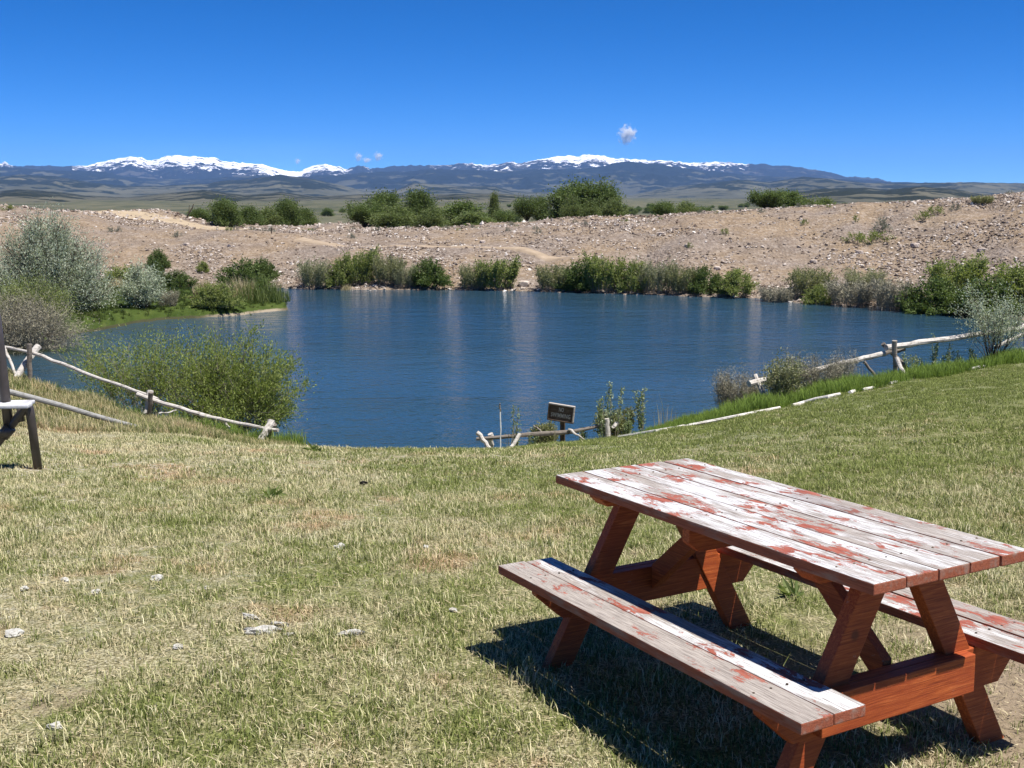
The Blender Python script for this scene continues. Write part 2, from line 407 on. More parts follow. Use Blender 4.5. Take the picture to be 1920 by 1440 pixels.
BK = {}
def bcol(px, pts, backz=None):
    (y0, _), (yl, vl) = pts[0], pts[-1]
    zl = P(px, vl[0], yl)[2] if isinstance(vl, tuple) else vl
    BK[px] = [(y0 - 14, LAKE - 3), (y0 - 1, LAKE - .35)] + pts + [(yl + 22, zl - .5 if backz is None else backz), (190, min(zl, -2.5)), (260, -6.5), (420, -7.5)]
bcol(-700, [(62, LAKE + .1), (76, (470,)), (96, (380,))])
bcol(0,   [(67, (546,)), (78, (470,)), (97, (389,)), (104, (387,))])
bcol(150, [(69, (542,)), (80, (470,)), (92, (412,)), (96, (402,)), (112, (399,))])
bcol(300, [(71, (539,)), (78, (485,)), (87, (434,)), (95, (425,)), (120, (404,))])
bcol(440, [(71, (539,)), (77, (485,)), (86, (436,)), (100, (433,))], -1.6)
bcol(560, [(70, (541,)), (76, (492,)), (85, (438,)), (100, (435,))], -1.7)
bcol(690, [(69, (543,)), (73, (503,)), (78, (465,)), (82, (460,)), (92, (434,))])
bcol(830, [(69, (545,)), (72, (508,)), (77.5, (469,)), (81, (465,)), (90, (432,))])
bcol(960, [(68, (547,)), (72, (508,)), (76.5, (473,)), (79, (469,)), (88, (426,))])
bcol(1060, [(67, (550,)), (71, (512,)), (74, (484,)), (76, (480,)), (87, (420,))])
bcol(1200, [(65.5, (554,)), (72, (500,)), (86, (413,))])
bcol(1300, [(64, (558,)), (70, (501,)), (85, (398,))])
bcol(1400, [(63, (562,)), (65, (535,)), (67.5, (530,)), (85, (394,))])
bcol(1500, [(60.5, (567,)), (64, (536,)), (67, (527,)), (85, (391,))])
bcol(1600, [(58.5, (574,)), (62, (537,)), (66, (526,)), (83, (384,))])
bcol(1700, [(56.5, (581,)), (61, (537,)), (65, (523,)), (80, (378,))])
bcol(1800, [(54, (589,)), (59, (541,)), (63, (521,)), (77, (379,)), (82, (374,))])
bcol(1920, [(51.5, (601,)), (57, (546,)), (61, (516,)), (73, (371,)), (80, (366,))])
bcol(2400, [(43, LAKE + .1), (50, (560,)), (56, (500,)), (66, (362,))])
BANK = cols(BK)
MOUNDS = [(P(320, 415, 125), 8, 6, .62), (P(392, 420, 116), 5, 4, .15), (P(600, 425, 128), 11, 6, .5), (P(1035, 412, 112), 10, 7, .35),
          (P(1130, 410, 108), 9, 6, .25), (P(1560, 384, 96), 6, 4, .3), (P(60, 385, 110), 8, 6, .15)]
def bank_z(x, y):
    x = np.asarray(x, float); y = np.asarray(y, float)
    z = evalcols(BANK, x, y)
    a = np.clip((z - LAKE) / 1.5, 0, 1)
    z = z + a * (.55 * fbm(x * .09, y * .09, 21, 3) * np.clip((96 - y) / 12, .25, 1) + .22 * fbm(x * .5, y * .5, 22, 3))
    gl = np.abs(2 * vnoise(x * .16, y * .03, 29) - 1); z = z - a * .55 * (1 - gl) ** 3 * np.clip((84 - y) / 10, 0, 1)
    for (c, sx, sy, h) in MOUNDS:
        z = z + h * np.exp(-((x - c[0]) / sx) ** 2 - ((y - c[1]) / sy) ** 2) * (1 + .35 * fbm(x * .25, y * .25, 33, 3))
    return z

def spit_z(x, y):
    """low green point on the left: a curved tongue with its tip at about pixel (540, 588)"""
    x = np.asarray(x, float); y = np.asarray(y, float)
    b = np.clip(960 + x / y * F * CP, -900, 700)
    yn = np.interp(b, [-900, -300, 0, 130, 210, 300, 370, 420, 480, 545], [41, 41.5, 43.5, 46, 48.5, 51.5, 52.5, 53.5, 55, 56.5])
    yf = np.interp(b, [-900, 0, 250, 330, 430, 500, 545], [75, 72, 68, 65, 63.5, 61.5, 57])
    e = np.minimum(y - yn, yf - y) + 1.1 * fbm(x * .5, y * .5, 41, 3)
    e = np.where(b > 545, -(b - 545) * .2 , e)
    sandy = np.clip(1 - np.abs(b - 480) / 70, 0, 1)
    h = np.where(e > 0, .28 - .18 * sandy + .30 * (1 - np.exp(-np.maximum(e, 0) / 1.2)), e * .9)
    h = h + np.where(e > 0, .05 * fbm(x * .8, y * .8, 43, 3), 0)
    return LAKE + np.maximum(h, -1.2)

def height(x, y):
    x = np.asarray(x, float); y = np.asarray(y, float)
    a = lawn_z(x, y); b = bank_z(x, y); c = spit_z(x, y)
    z = np.where(y < 40, a, b)
    return np.where((y > 40) & (y < 76), np.maximum(b, c), z)
def hit(px, row, y0=3., y1=240., dz=0.):
    """where the line of sight of this pixel meets the ground"""
    ys = np.arange(y0, y1, .05); d = ray(px, row); k = ys / d[1]
    z = CAMZ + d[2] * k; x = d[0] * k; g = height(x, ys) + dz
    w_ = np.nonzero(z <= g)[0]; i = w_[0] if len(w_) else len(ys) - 1
    return (float(x[i]), float(ys[i]), float(g[i] - dz))

def fan(name, ys, b0, b1, nb, zf, m, apex=8., smooth=True, attrs=None):
    ys = np.asarray(ys, float); bs = np.linspace(b0, b1, nb)
    Y, Bv = np.meshgrid(ys, bs, indexing='ij'); X = Bv * (Y + apex)
    Z = zf(X, Y); V = np.stack([X, Y, Z], -1).reshape(-1, 3)
    n, k = len(ys), nb; i = np.arange(n - 1)[:, None] * k + np.arange(k - 1)[None]
    Fc = np.stack([i, i + 1, i + k + 1, i + k], -1).reshape(-1, 4)
    return mesh(name, V, Fc, [m], smooth, attrs)

MG = m_lawn_ground(); MGR = m_gravel()
o = obj('lawn', fan('lawn', np.concatenate([np.arange(-30, 2, 1.), np.arange(2, 16, .16), np.arange(16, 36, .25), np.arange(36, 56, 1.)]), -1.3, 1.3, 420, lawn_z, MG, apex=40))
tag(o, kind='structure')
# the lawn sheet fan opens from far behind the camera, so it is wide there too
wat = mesh('lake_water', [(-120, 14, LAKE), (120, 14, LAKE), (120, 110, LAKE), (-120, 110, LAKE)], np.array([[0, 1, 2, 3]]), [m_water()])
tag(obj('lake_water', wat), kind='structure')
bank = fan('gravel_bank', np.concatenate([np.arange(30, 50, 1.5), np.arange(50, 100, .3), np.arange(100, 140, .8), np.arange(140, 330, 6)]), -.95, .95, 620, bank_z, MGR, apex=0)
tag(obj('gravel_bank', bank), kind='structure')

Msp = NT('spit_turf', .9, .1); pp = Msp.pos(); zz = Msp.n('ShaderNodeSeparateXYZ'); Msp.L(Msp.n('ShaderNodeNewGeometry').outputs['Position'], zz.inputs[0])
cc = Msp.ramp(Msp.noise(pp, 1.2, 5, .65), [(.3, (.030, .052, .010)), (.6, (.060, .085, .018)), (.8, (.11, .12, .045))])
hh = Msp.math('SUBTRACT', zz.outputs[2], LAKE)
cc = Msp.mix(Msp.ramp(Msp.math('ADD', hh, Msp.math('MULTIPLY', Msp.noise(pp, 2.5, 4), .12)), [(.14, 0.), (.20, 1.)]), Msp.mix(Msp.math('MULTIPLY', Msp.math('ADD', zz.outputs[0], 15.2), .8, True), (.055, .055, .028), Msp.ramp(Msp.noise(pp, .9, 3), [(.40, (.12, .10, .06)), (.55, (.30, .25, .18))])), cc)
Msp.color(cc).bump(Msp.noise(pp, 8, 4, .7), .8, .06)
spit = fan('grassy_spit', np.arange(38, 80, .35), -.9, -.16, 260, spit_z, Msp.m, apex=0)
tag(obj('grassy_spit', spit), kind='structure')

# dirt road over the left bank: a sheet lying on the bank
rd = [(P(440, 433, 99)), (P(400, 430, 101)), (P(340, 422, 106)), (P(280, 413, 112)), (P(220, 404, 118)), (P(160, 399, 126)), (P(100, 396, 140))]
rv = []; rf = []; NR = 14
for i in range(60):
    t = i / 59 * (len(rd) - 1); k = min(int(t), len(rd) - 2); f = t - k
    a = np.array(rd[k]) * (1 - f) + np.array(rd[k + 1]) * f; d = np.array(rd[k + 1]) - np.array(rd[k]); d = d[:2] / np.linalg.norm(d[:2]); nrm = np.array([-d[1], d[0]])
    wd = 3.6
    for j in range(NR):
        q = a[:2] + nrm * wd * ((j / (NR - 1)) * 2 - 1); rv.append((q[0], q[1]))
rv = np.array(rv); rz = bank_z(rv[:, 0], rv[:, 1]).reshape(60, NR)
rz = .5 * rz + .5 * rz.mean(1, keepdims=True) + .10
rz[:, 0] -= .5; rz[:, -1] -= .5
rf = [(i * NR + j, i * NR + j + 1, (i + 1) * NR + j + 1, (i + 1) * NR + j) for i in range(59) for j in range(NR - 1)]
Mr = NT('dirt_road', .95, .1); Mr.color(Mr.ramp(Mr.noise(Mr.pos(), .8, 5), [(.3, (.30, .235, .155)), (.7, (.43, .345, .24))]))
tag(obj('dirt_road', mesh('dirt_road', np.c_[rv, rz.ravel()], rf, [Mr.m], True)), kind='structure')

lt = [P(560, 440, 84), P(625, 452, 82.5), P(690, 463, 80), P(760, 466, 79.5), P(830, 467, 79.4), P(900, 469, 78.6), P(960, 471, 77.9), P(1020, 476, 76.2), P(1070, 482, 75.0), P(1110, 488, 74)]
tv = []
Mtk = NT('track_dirt', .95, .1); Mtk.color(Mtk.ramp(Mtk.noise(Mtk.pos(), 1.5, 5), [(.3, (.26, .20, .14)), (.7, (.38, .30, .22))]))
for i in range(70):
    t = i / 69 * (len(lt) - 1); k = min(int(t), len(lt) - 2); f = t - k
    a = np.array(lt[k]) * (1 - f) + np.array(lt[k + 1]) * f; d = np.array(lt[k + 1]) - np.array(lt[k]); d = d[:2] / np.linalg.norm(d[:2]); nrm = np.array([-d[1], d[0]])
    for j in range(8): q = a[:2] + nrm * .7 * ((j / 7) * 2 - 1); tv.append((q[0], q[1]))
tv = np.array(tv); tz = bank_z(tv[:, 0], tv[:, 1]).reshape(70, 8); tz = .6 * tz + .4 * tz.mean(1, keepdims=True) + .09; tz[:, 0] -= .4; tz[:, -1] -= .4
tag(obj('dirt_track', mesh('dirt_track', np.c_[tv, tz.ravel()], [(i * 8 + j, i * 8 + j + 1, (i + 1) * 8 + j + 1, (i + 1) * 8 + j) for i in range(69) for j in range(7)], [Mtk.m], True)), kind='structure')

# plain out to the foot of the hills
Mp = NT('dry_plain', .95, .05); pp = Mp.pos((1, .35, 1))
cc = Mp.ramp(Mp.noise(pp, .006, 6, .65), [(.38, (.070, .074, .050)), (.5, (.125, .12, .078)), (.62, (.058, .066, .040))])
cc = Mp.mix(Mp.ramp(Mp.noise(pp, .03, 5, .7), [(.50, 0.), (.58, .75)]), cc, (.045, .055, .035)); Mp.color(cc)
def plain_z(x, y): return -8.5 + 5 * fbm(x * .0018, y * .0018, 51, 3) * np.clip((y - 300) / 900, 0, 1) + np.clip((y - 900), 0, 1e5) * .0006
ys = 200 * (40000 / 200) ** np.linspace(0, 1, 170)
tag(obj('plain', fan('plain', ys, -1.2, 1.2, 220, plain_z, Mp.m, apex=0)), kind='structure')
gb = mesh('ground_plate', [(-31000, -2500, -30), (31000, -2500, -30), (31000, 31000, -30), (-31000, 31000, -30)], np.array([[0, 1, 2, 3]]), [Mp.m])
tag(obj('ground', gb), kind='structure')

# ------------------------------------------------------------------ hills and mountains: real relief at real distances
def ridge(name, D, depth, crest, m, amp, nx=700, ny=60, foot=None, rfreq=1., snow=None, seed=0, back=.5, shoulder=1.0):
    px = np.array([c[0] for c in crest], float); rw = np.array([c[1] for c in crest], float)
    b = np.linspace(T(-620), T(2540), nx); pxx = 960 + b * F * CP
    rowc = np.interp(pxx, px, rw)
    rowc = rowc + (2.8 * fbm(pxx / 8., pxx * 0, 200 + seed, 4) if snow is not None else .9 * fbm(pxx / 14., pxx * 0, 200 + seed, 4))
    zc = np.array([P(p, r, D)[2] for p, r in zip(pxx, rowc)])
    s = np.linspace(0, 1 + back, ny)                       # 0 foot .. 1 crest .. back slope
    base = -20.
    S, Bb = np.meshgrid(s, b, indexing='ij'); ZC = np.broadcast_to(zc, S.shape)
    Y = D - depth * (1 - S); X = Bb * D * (Y / D) ** 1.0
    prof = np.where(S <= 1, S ** shoulder, 1 - (S - 1) * 1.2)
    k = rfreq / D * 12
    rg = ridged(X * k, Y * k * .8, 60 + seed, 5) - .55; fb = fbm(X * k * 3, Y * k * 3, 80 + seed, 4)
    env = np.clip(1 - np.abs(S - .5) * 1.6, 0, 1)
    H = np.maximum(ZC - base, 5)
    Z = base + H * (prof + env * amp * (rg * 1.1 + .25 * fb)) + H * .035 * fb * np.clip(S * 2, 0, 1) * (S < 1.3)
    Z = np.where(S <= 1, np.minimum(Z, CAMZ + (ZC - CAMZ) * (Y / D) + H * .03 * fb), Z)
    V = np.stack([X, Y, Z], -1).reshape(-1, 3); n, kk = S.shape
    i = np.arange(n - 1)[:, None] * kk + np.arange(kk - 1)[None]
    Fc = np.stack([i, i + 1, i + kk + 1, i + kk], -1).reshape(-1, 4)
    rel = np.clip((Z - base) / H.max(), 0, 1); at = {'relief': ('POINT', rel)}
    if snow is not None:
        sp = np.array([a for a, _ in snow], float); sv = np.array([v for _, v in snow], float)
        line = np.interp(pxx, sp, sv)                      # metres of snow below the crest
        sn = .30 + (Z - (ZC - line * 1.15)) / 450. + .75 * (rg)
        sn = np.where(line < 1, -1, sn); at['snow'] = ('POINT', sn)
    return tag(obj(name, mesh(name, V, Fc, [m], True, at)), kind='structure')

crestA = [(-620, 306), (-300, 300), (0, 306), (25, 308), (40, 304), (50, 311), (100, 312), (160, 312), (190, 309), (220, 303), (232, 300), (245, 297), (268, 294), (280, 297), (290, 297), (305, 302), (318, 297), (330, 293), (345, 291), (365, 293), (385, 292), (420, 296), (450, 303), (475, 305), (490, 306), (510, 309), (530, 316), (560, 321), (575, 320), (600, 310), (620, 306), (645, 312), (662, 317), (680, 312), (690, 310), (703, 316), (740, 312), (800, 311), (850, 309), (880, 306), (905, 310), (925, 308), (950, 303), (975, 304), (1000, 302), (1030, 296), (1050, 293), (1070, 292), (1110, 289), (1130, 293), (1150, 296), (1200, 300), (1260, 304), (1300, 306), (1340, 303), (1380, 306), (1420, 308), (1470, 313), (1520, 321), (1570, 330), (1620, 334), (1660, 342), (1800, 346), (2540, 350)]
snowA = [(-620, 0), (20, 0), (32, 55), (48, 50), (55, 0), (160, 0), (175, 60), (220, 130), (260, 215), (300, 240), (345, 260), (400, 230), (440, 190), (480, 210), (520, 260), (560, 270), (580, 210), (640, 180), (660, 100), (672, 0), (690, 0), (700, 40), (708, 0), (810, 0), (820, 25), (860, 25), (905, 40), (920, 80), (960, 110), (1000, 80), (1030, 150), (1080, 240), (1130, 200), (1160, 150), (1200, 120), (1250, 100), (1290, 75), (1330, 90), (1370, 70), (1392, 0), (2540, 0)]
MtA = m_hills('mountain_slopes', (.055, .060, .055), (.075, .071, .064), (.015, .021, .024), .0009, .645, snow=(.50, .6), rock=(.12, .105, .105))
ridge('snowy_mountains', 26000, 8000, crestA, MtA, .32, nx=1500, ny=90, snow=snowA, seed=1, rfreq=1.6, shoulder=.9)
crestB = [(-620, 312), (0, 313), (80, 316), (150, 320), (220, 322), (260, 332), (330, 337), (400, 336), (470, 330), (500, 327), (560, 334), (600, 330), (680, 325), (740, 322), (800, 318), (870, 317), (940, 322), (1000, 318), (1060, 320), (1120, 313), (1160, 306), (1220, 308), (1290, 318), (1360, 325), (1400, 330), (1500, 334), (1580, 337), (1640, 341), (1720, 343), (1800, 342), (1920, 344), (2540, 346)]
MtB = m_hills('forested_slopes', (.058, .062, .048), (.090, .090, .064), (.014, .021, .021), .0012, .665)
ridge('forested_hills', 18500, 6000, crestB, MtB, .42, nx=1300, ny=80, seed=5, rfreq=1.8)
crestC = [(-620, 330), (0, 333), (60, 328), (130, 330), (190, 340), (240, 348), (300, 349), (370, 346), (400, 345), (440, 338), (480, 336), (540, 328), (590, 334), (640, 345), (690, 358), (740, 360), (780, 342), (830, 346), (880, 350), (930, 349), (960, 358), (1050, 362), (1180, 365), (1240, 352), (1300, 345), (1370, 337), (1430, 342), (1490, 331), (1540, 336), (1600, 343), (1680, 345), (1750, 342), (1850, 343), (1920, 346), (2540, 350)]
MtC = m_hills('sage_hills', (.062, .066, .050), (.115, .112, .080), (.018, .025, .021), .0022, .725)
ridge('sage_foothills', 11000, 4200, crestC, MtC, .42, nx=1100, ny=80, seed=9, rfreq=1.4)
crestD = [(-620, 358), (0, 362), (60, 354), (110, 358), (180, 366), (260, 370), (330, 362), (400, 356), (470, 366), (540, 360), (600, 368), (700, 364), (800, 366), (900, 362), (960, 364), (1060, 374), (1160, 378), (1290, 372), (1400, 372), (1470, 360), (1530, 354), (1600, 352), (1640, 356), (1700, 350), (1760, 354), (1820, 364), (1900, 366), (2540, 366)]
MtD = m_hills('juniper_hills', (.066, .068, .050), (.115, .108, .078), (.020, .025, .018), .0045, .69)
ridge('low_juniper_hills', 5200, 3900, crestD, MtD, .45, nx=900, ny=60, seed=13, rfreq=1.2)

# ------------------------------------------------------------------ loose stones of the bank
def stones(name, n, area, smin, smax, dens, seed, sink=.35):
    r = np.random.default_rng(seed)
    b = r.uniform(-.62, .62, n * 3); y = r.uniform(area[0], area[1], n * 3); x = b * y
    z = bank_z(x, y); d = dens(x, y, z); keep = (r.random(n * 3) < d) & (z > LAKE - .15)
    x, y, z = x[keep][:n], y[keep][:n], z[keep][:n]; m = len(x)
    s = smin + (smax - smin) * r.random(m) ** 3.2
    base = np.array([(1, 0, 0), (-1, 0, 0), (0, 1, 0), (0, -1, 0), (0, 0, 1), (0, 0, -1)], float)
    Vv = base[None] * (1 + r.uniform(-.35, .35, (m, 6, 1))) + r.uniform(-.25, .25, (m, 6, 3))
    Vv *= s[:, None, None] * np.stack([np.ones(m), r.uniform(.6, 1, m), r.uniform(.4, .8, m)], -1)[:, None]
    a = r.uniform(0, 6.28, m); ca, sa = np.cos(a), np.sin(a); tl = r.uniform(-.7, .7, m); ct, st = np.cos(tl), np.sin(tl)
    X, Y, Z = Vv[..., 0], Vv[..., 1], Vv[..., 2]
    X, Z = X * ct[:, None] - Z * st[:, None], X * st[:, None] + Z * ct[:, None]
    X, Y = X * ca[:, None] - Y * sa[:, None], X * sa[:, None] + Y * ca[:, None]
    Vv = np.stack([X + x[:, None], Y + y[:, None], Z + (z + s * (.5 - sink))[:, None]], -1)
    F0 = np.array([(0, 2, 4), (2, 1, 4), (1, 3, 4), (3, 0, 4), (2, 0, 5), (1, 2, 5), (3, 1, 5), (0, 3, 5)])
    Fc = (np.arange(m)[:, None, None] * 6 + F0[None]).reshape(-1, 3)
    at = {'rnd': ('FACE', np.repeat(r.random(m), 8))}
    return tag(obj(name, mesh(name, Vv.reshape(-1, 3), Fc, [MST], False, at)), kind='stuff')
MST = m_stone()
def dens_main(x, y, z):
    n = fbm(x * .10 + 3, y * .10, 91, 3); g = fbm(x * .35 + .25 * y, y * .06, 95, 3)
    hgt = (z - LAKE) / 5
    return np.clip(.50 + .20 * np.clip((x - 5) / 15, -1, 1) + 2.0 * n + 1.4 * g - .25 * np.clip(hgt, 0, 1), .06, 1)
stones('bank_stones', 74000, (52, 104), .035, .175, dens_main, 5)
stones('far_pile_stones', 9000, (104, 135), .08, .36, lambda x, y, z: np.clip(.45 + fbm(x * .1, y * .1, 97, 3), .1, 1), 6)
# single large blocks that stand out on the slope
def boulder_mesh(seed, c):
    import bmesh
    rr = random.Random(seed); bm = bmesh.new(); bmesh.ops.create_icosphere(bm, subdivisions=2, radius=1)
    for v in bm.verts:
        k = 1 + .22 * (vnoise([v.co.x * 1.7 + seed], [v.co.y * 1.7 + v.co.z * 2.1], seed)[0] - .5) * 2
        v.co *= k; v.co.z *= .68; v.co.x *= 1.15
        for a in (0, 1, 2):
            lim = .78 if a < 2 else .5
            v.co[a] = max(-lim * 1.1, min(lim, v.co[a]))
    me = bpy.data.meshes.new('boulder'); bm.to_mesh(me); bm.free(); me.materials.append(c); return me
Mb = NT('pale_boulder', .9, .1); Mb.color(Mb.ramp(Mb.noise(Mb.pos(), 4, 5), [(.3, (.30, .24, .20)), (.7, (.56, .49, .43))])).bump(Mb.noise(Mb.pos(), 9, 4), .6, .05)
bms = [boulder_mesh(s, Mb.m) for s in (3, 8, 15)]
bl = [(983, 535, .42, 'grey boulder at the water between two willow clumps'), (1345, 505, .26, None), (1480, 545, .30, None), (1290, 462, .24, None), (1612, 475, .26, None),
      (1716, 462, .3, None), (1840, 470, .26, None), (1240, 440, .25, None), (700, 470, .24, None), (440, 505, .25, None), (905, 455, .24, None), (1525, 492, .24, None), (1050, 452, .22, None), (350, 460, .24, None)]
for i, (px, rw, s, lab) in enumerate(bl):
    p = hit(px, rw, 45); b_ = obj('boulder', bms[i % 3], None, (p[0], p[1], p[2] + s * .2)); b_.scale = (s, s, s); b_.rotation_euler = (0, 0, i * 1.3)
    tag(b_, lab or 'pale rock, larger than its neighbours, lying loose on the gravel slope', 'rock', None if lab else 'larger pale rocks scattered on the gravel slope')

# ------------------------------------------------------------------ plants
LM = {
    'silver': leaf_mat('silver_leaf', (.29, .33, .23), (.46, .51, .38), (.62, .66, .54), .3),
    'willow': leaf_mat('willow_leaf', (.12, .165, .035), (.24, .30, .07), (.44, .48, .17), .42),
    'fargreen': leaf_mat('far_shrub_leaf', (.14, .18, .050), (.24, .285, .085), (.36, .39, .15), .4),
    'dark': leaf_mat('dark_shrub_leaf', (.065, .10, .032), (.12, .17, .05), (.20, .25, .085), .38),
    'pale': leaf_mat('pale_shrub_leaf', (.19, .20, .115), (.29, .30, .17), (.42, .42, .26), .35),
    'olive': leaf_mat('olive_shrub_leaf', (.17, .18, .09), (.26, .27, .13), (.36, .36, .19), .35),
    'cotton': leaf_mat('cottonwood_leaf', (.070, .105, .036), (.125, .175, .056), (.20, .25, .09), .4),
    'cottonL': leaf_mat('light_cottonwood_leaf', (.10, .135, .050), (.165, .21, .075), (.24, .28, .11), .38),
    'sage': leaf_mat('sagebrush_leaf', (.14, .15, .115), (.22, .23, .18), (.32, .33, .26), .2),
    'twig': leaf_mat('dry_twig', (.17, .16, .105), (.30, .28, .195), (.44, .40, .29), .0),
    'drygrass': leaf_mat('dry_reed', (.34, .28, .16), (.50, .42, .26), (.64, .56, .38), .3),
    'reed': leaf_mat('green_reed', (.10, .14, .035), (.17, .22, .065), (.27, .31, .12), .4),
}
BARK = bark_mat('dark_bark', (.045, .035, .028), (.12, .095, .075)); BARKG = bark_mat('grey_bark', (.16, .14, .12), (.33, .29, .25))

def leaves(C, N, size, wid, r, up=.3):
    """C (n,3) centres; returns quads: a kite-shaped leaf each, axis N jittered"""
    n = len(C); ax = N + r.normal(0, .55, (n, 3)); ax[:, 2] += up * .2; ax /= np.linalg.norm(ax, axis=1)[:, None] + 1e-9
    q = r.normal(0, 1, (n, 3)); sd = np.cross(ax, q); sd /= np.linalg.norm(sd, axis=1)[:, None] + 1e-9
    L_ = size * r.uniform(.6, 1.3, n)[:, None]; W_ = wid * r.uniform(.7, 1.2, n)[:, None]
    nn = np.cross(ax, sd)
    V = np.stack([C, C + ax * L_ * .45 + sd * W_ * .5 + nn * W_ * .15, C + ax * L_, C + ax * L_ * .45 - sd * W_ * .5 + nn * W_ * .15], 1)
    return V.reshape(-1, 3), np.arange(n * 4).reshape(n, 4)

def plant_meshes(name, w, d, h, nstem, nsub, nleaf, lsize, lwid, leafm, barkm, seed, stem_r=.02, low=.1, up=.5, jit=.12, arch=0., lean=(0, 0), trunk=0., shape='round', twigs=0, gaps=.35, base=.07, spray=.16):
    """a stand of curved stems with side shoots; leaves sit along the shoots, so crown and gaps follow the branching"""
    r = np.random.default_rng(seed); mb = MB(); C = []; D = []
    tw = MB()
    for i in range(nstem):
        a = r.uniform(0, 2 * math.pi); q = math.sqrt(r.uniform(.0, 1))
        if shape == 'round': el = r.uniform(low, 1.0) ; rr = math.sqrt(max(0, 1 - el ** 2.4)) * q ** .45
        elif shape == 'cone': el = r.uniform(.25, 1.0); rr = (1 - el) * .9 * q ** .4 + .08
        else: el = r.uniform(.55, 1.0); rr = q ** .5 * (.55 + .45 * el)
        tip = np.array([math.cos(a) * rr * w / 2 + lean[0] * el, math.sin(a) * rr * d / 2 + lean[1] * el, el * h * r.uniform(.85, 1.05)])
        if r.random() < spray: tip[:2] *= r.uniform(1.05, 1.35); tip[2] *= r.uniform(.85, 1.18)
        b0 = np.array([math.cos(a) * w * base * q, math.sin(a) * d * base * q, 0.]) if trunk == 0 else np.array([0, 0, h * trunk * r.uniform(.6, 1.2)])
        mid = b0 * .5 + tip * .5 + np.array([0, 0, h * (.08 + arch) * r.uniform(.3, 1)]) + r.normal(0, .04 * w, 3)
        t = np.linspace(0, 1, 7)[:, None]; path = b0 * (1 - t) ** 2 + 2 * mid * t * (1 - t) + tip * t * t
        path[1:-1] += r.normal(0, .012 * h, (5, 3))
        sr = stem_r * r.uniform(.6, 1.1)
        mb.tube(path, np.linspace(sr, sr * .25, 7), 4, False)
        dirs = path[-1] - path[0]; dirs /= np.linalg.norm(dirs)
        dense = r.uniform(1 - gaps, 1)
        for j in range(nsub):
            u = r.uniform(.02 if base > .2 else .25, 1.0) ** .7; k = min(int(u * 6), 5); f = u * 6 - k; s0 = path[k] * (1 - f) + path[k + 1] * f
            dv = dirs * .7 + r.normal(0, .6, 3); dv[2] += up * r.uniform(.2, 1); dv /= np.linalg.norm(dv)
            ln = h * r.uniform(.10, .28); s1 = s0 + dv * ln
            s1[2] = max(s1[2], .03)
            if j < nsub * .6: mb.tube([s0, (s0 + s1) / 2 + r.normal(0, .02 * ln, 3), s1], [sr * .3, sr * .2, sr * .1], 3, False)
            m = max(1, int(nleaf * dense * r.uniform(.5, 1.4))); tt = r.uniform(0, 1.05, m)[:, None]
            C.append(s0 + (s1 - s0) * tt + r.normal(0, jit * ln, (m, 3))); D.append(np.repeat(dv[None], m, 0))
    if trunk > 0: mb.tube([(0, 0, -.2), (.02 * h, 0, h * trunk * .5), (0, .01 * h, h * trunk * 1.1)], [stem_r * 2.6, stem_r * 2.0, stem_r * 1.5], 8, False)
    C = np.concatenate(C); D = np.concatenate(D); ok = C[:, 2] > .02 * h; C, D = C[ok], D[ok]
    V, Fc = leaves(C, D, lsize, lwid, r)
    clump = (fbm(C[:, 0] * 5 / h + seed, C[:, 2] * 5 / h, seed, 2) * .5 + .5)
    rnd = np.clip(.65 * r.random(len(C)) + .35 * clump, 0, 1)
    fm = mesh(name + '_foliage', V, Fc, [leafm], False, {'rnd': ('FACE', rnd)})
    sm = mb.me(name + '_stems', barkm, True)
    return sm, fm
def plant(kind, label, cat, loc, meshes, rz=0., s=(1, 1, 1), group=None, parts=('stems', 'foliage')):
    t = thing(kind, label, cat, loc, rz, group); t.scale = s
    for nme, me in zip(parts, meshes): obj(nme, me, t)
    return t
def place(px, rw, y=None, dz=-.03):
    if y is None: p = hit(px, rw, 38)
    else:
        x = P(px, rw, y)[0]; p = (x, y, float(height(x, y)))
    return (p[0], p[1], p[2] + dz)
def sz(npx, y): return npx * y / F       # pixels -> metres at distance y

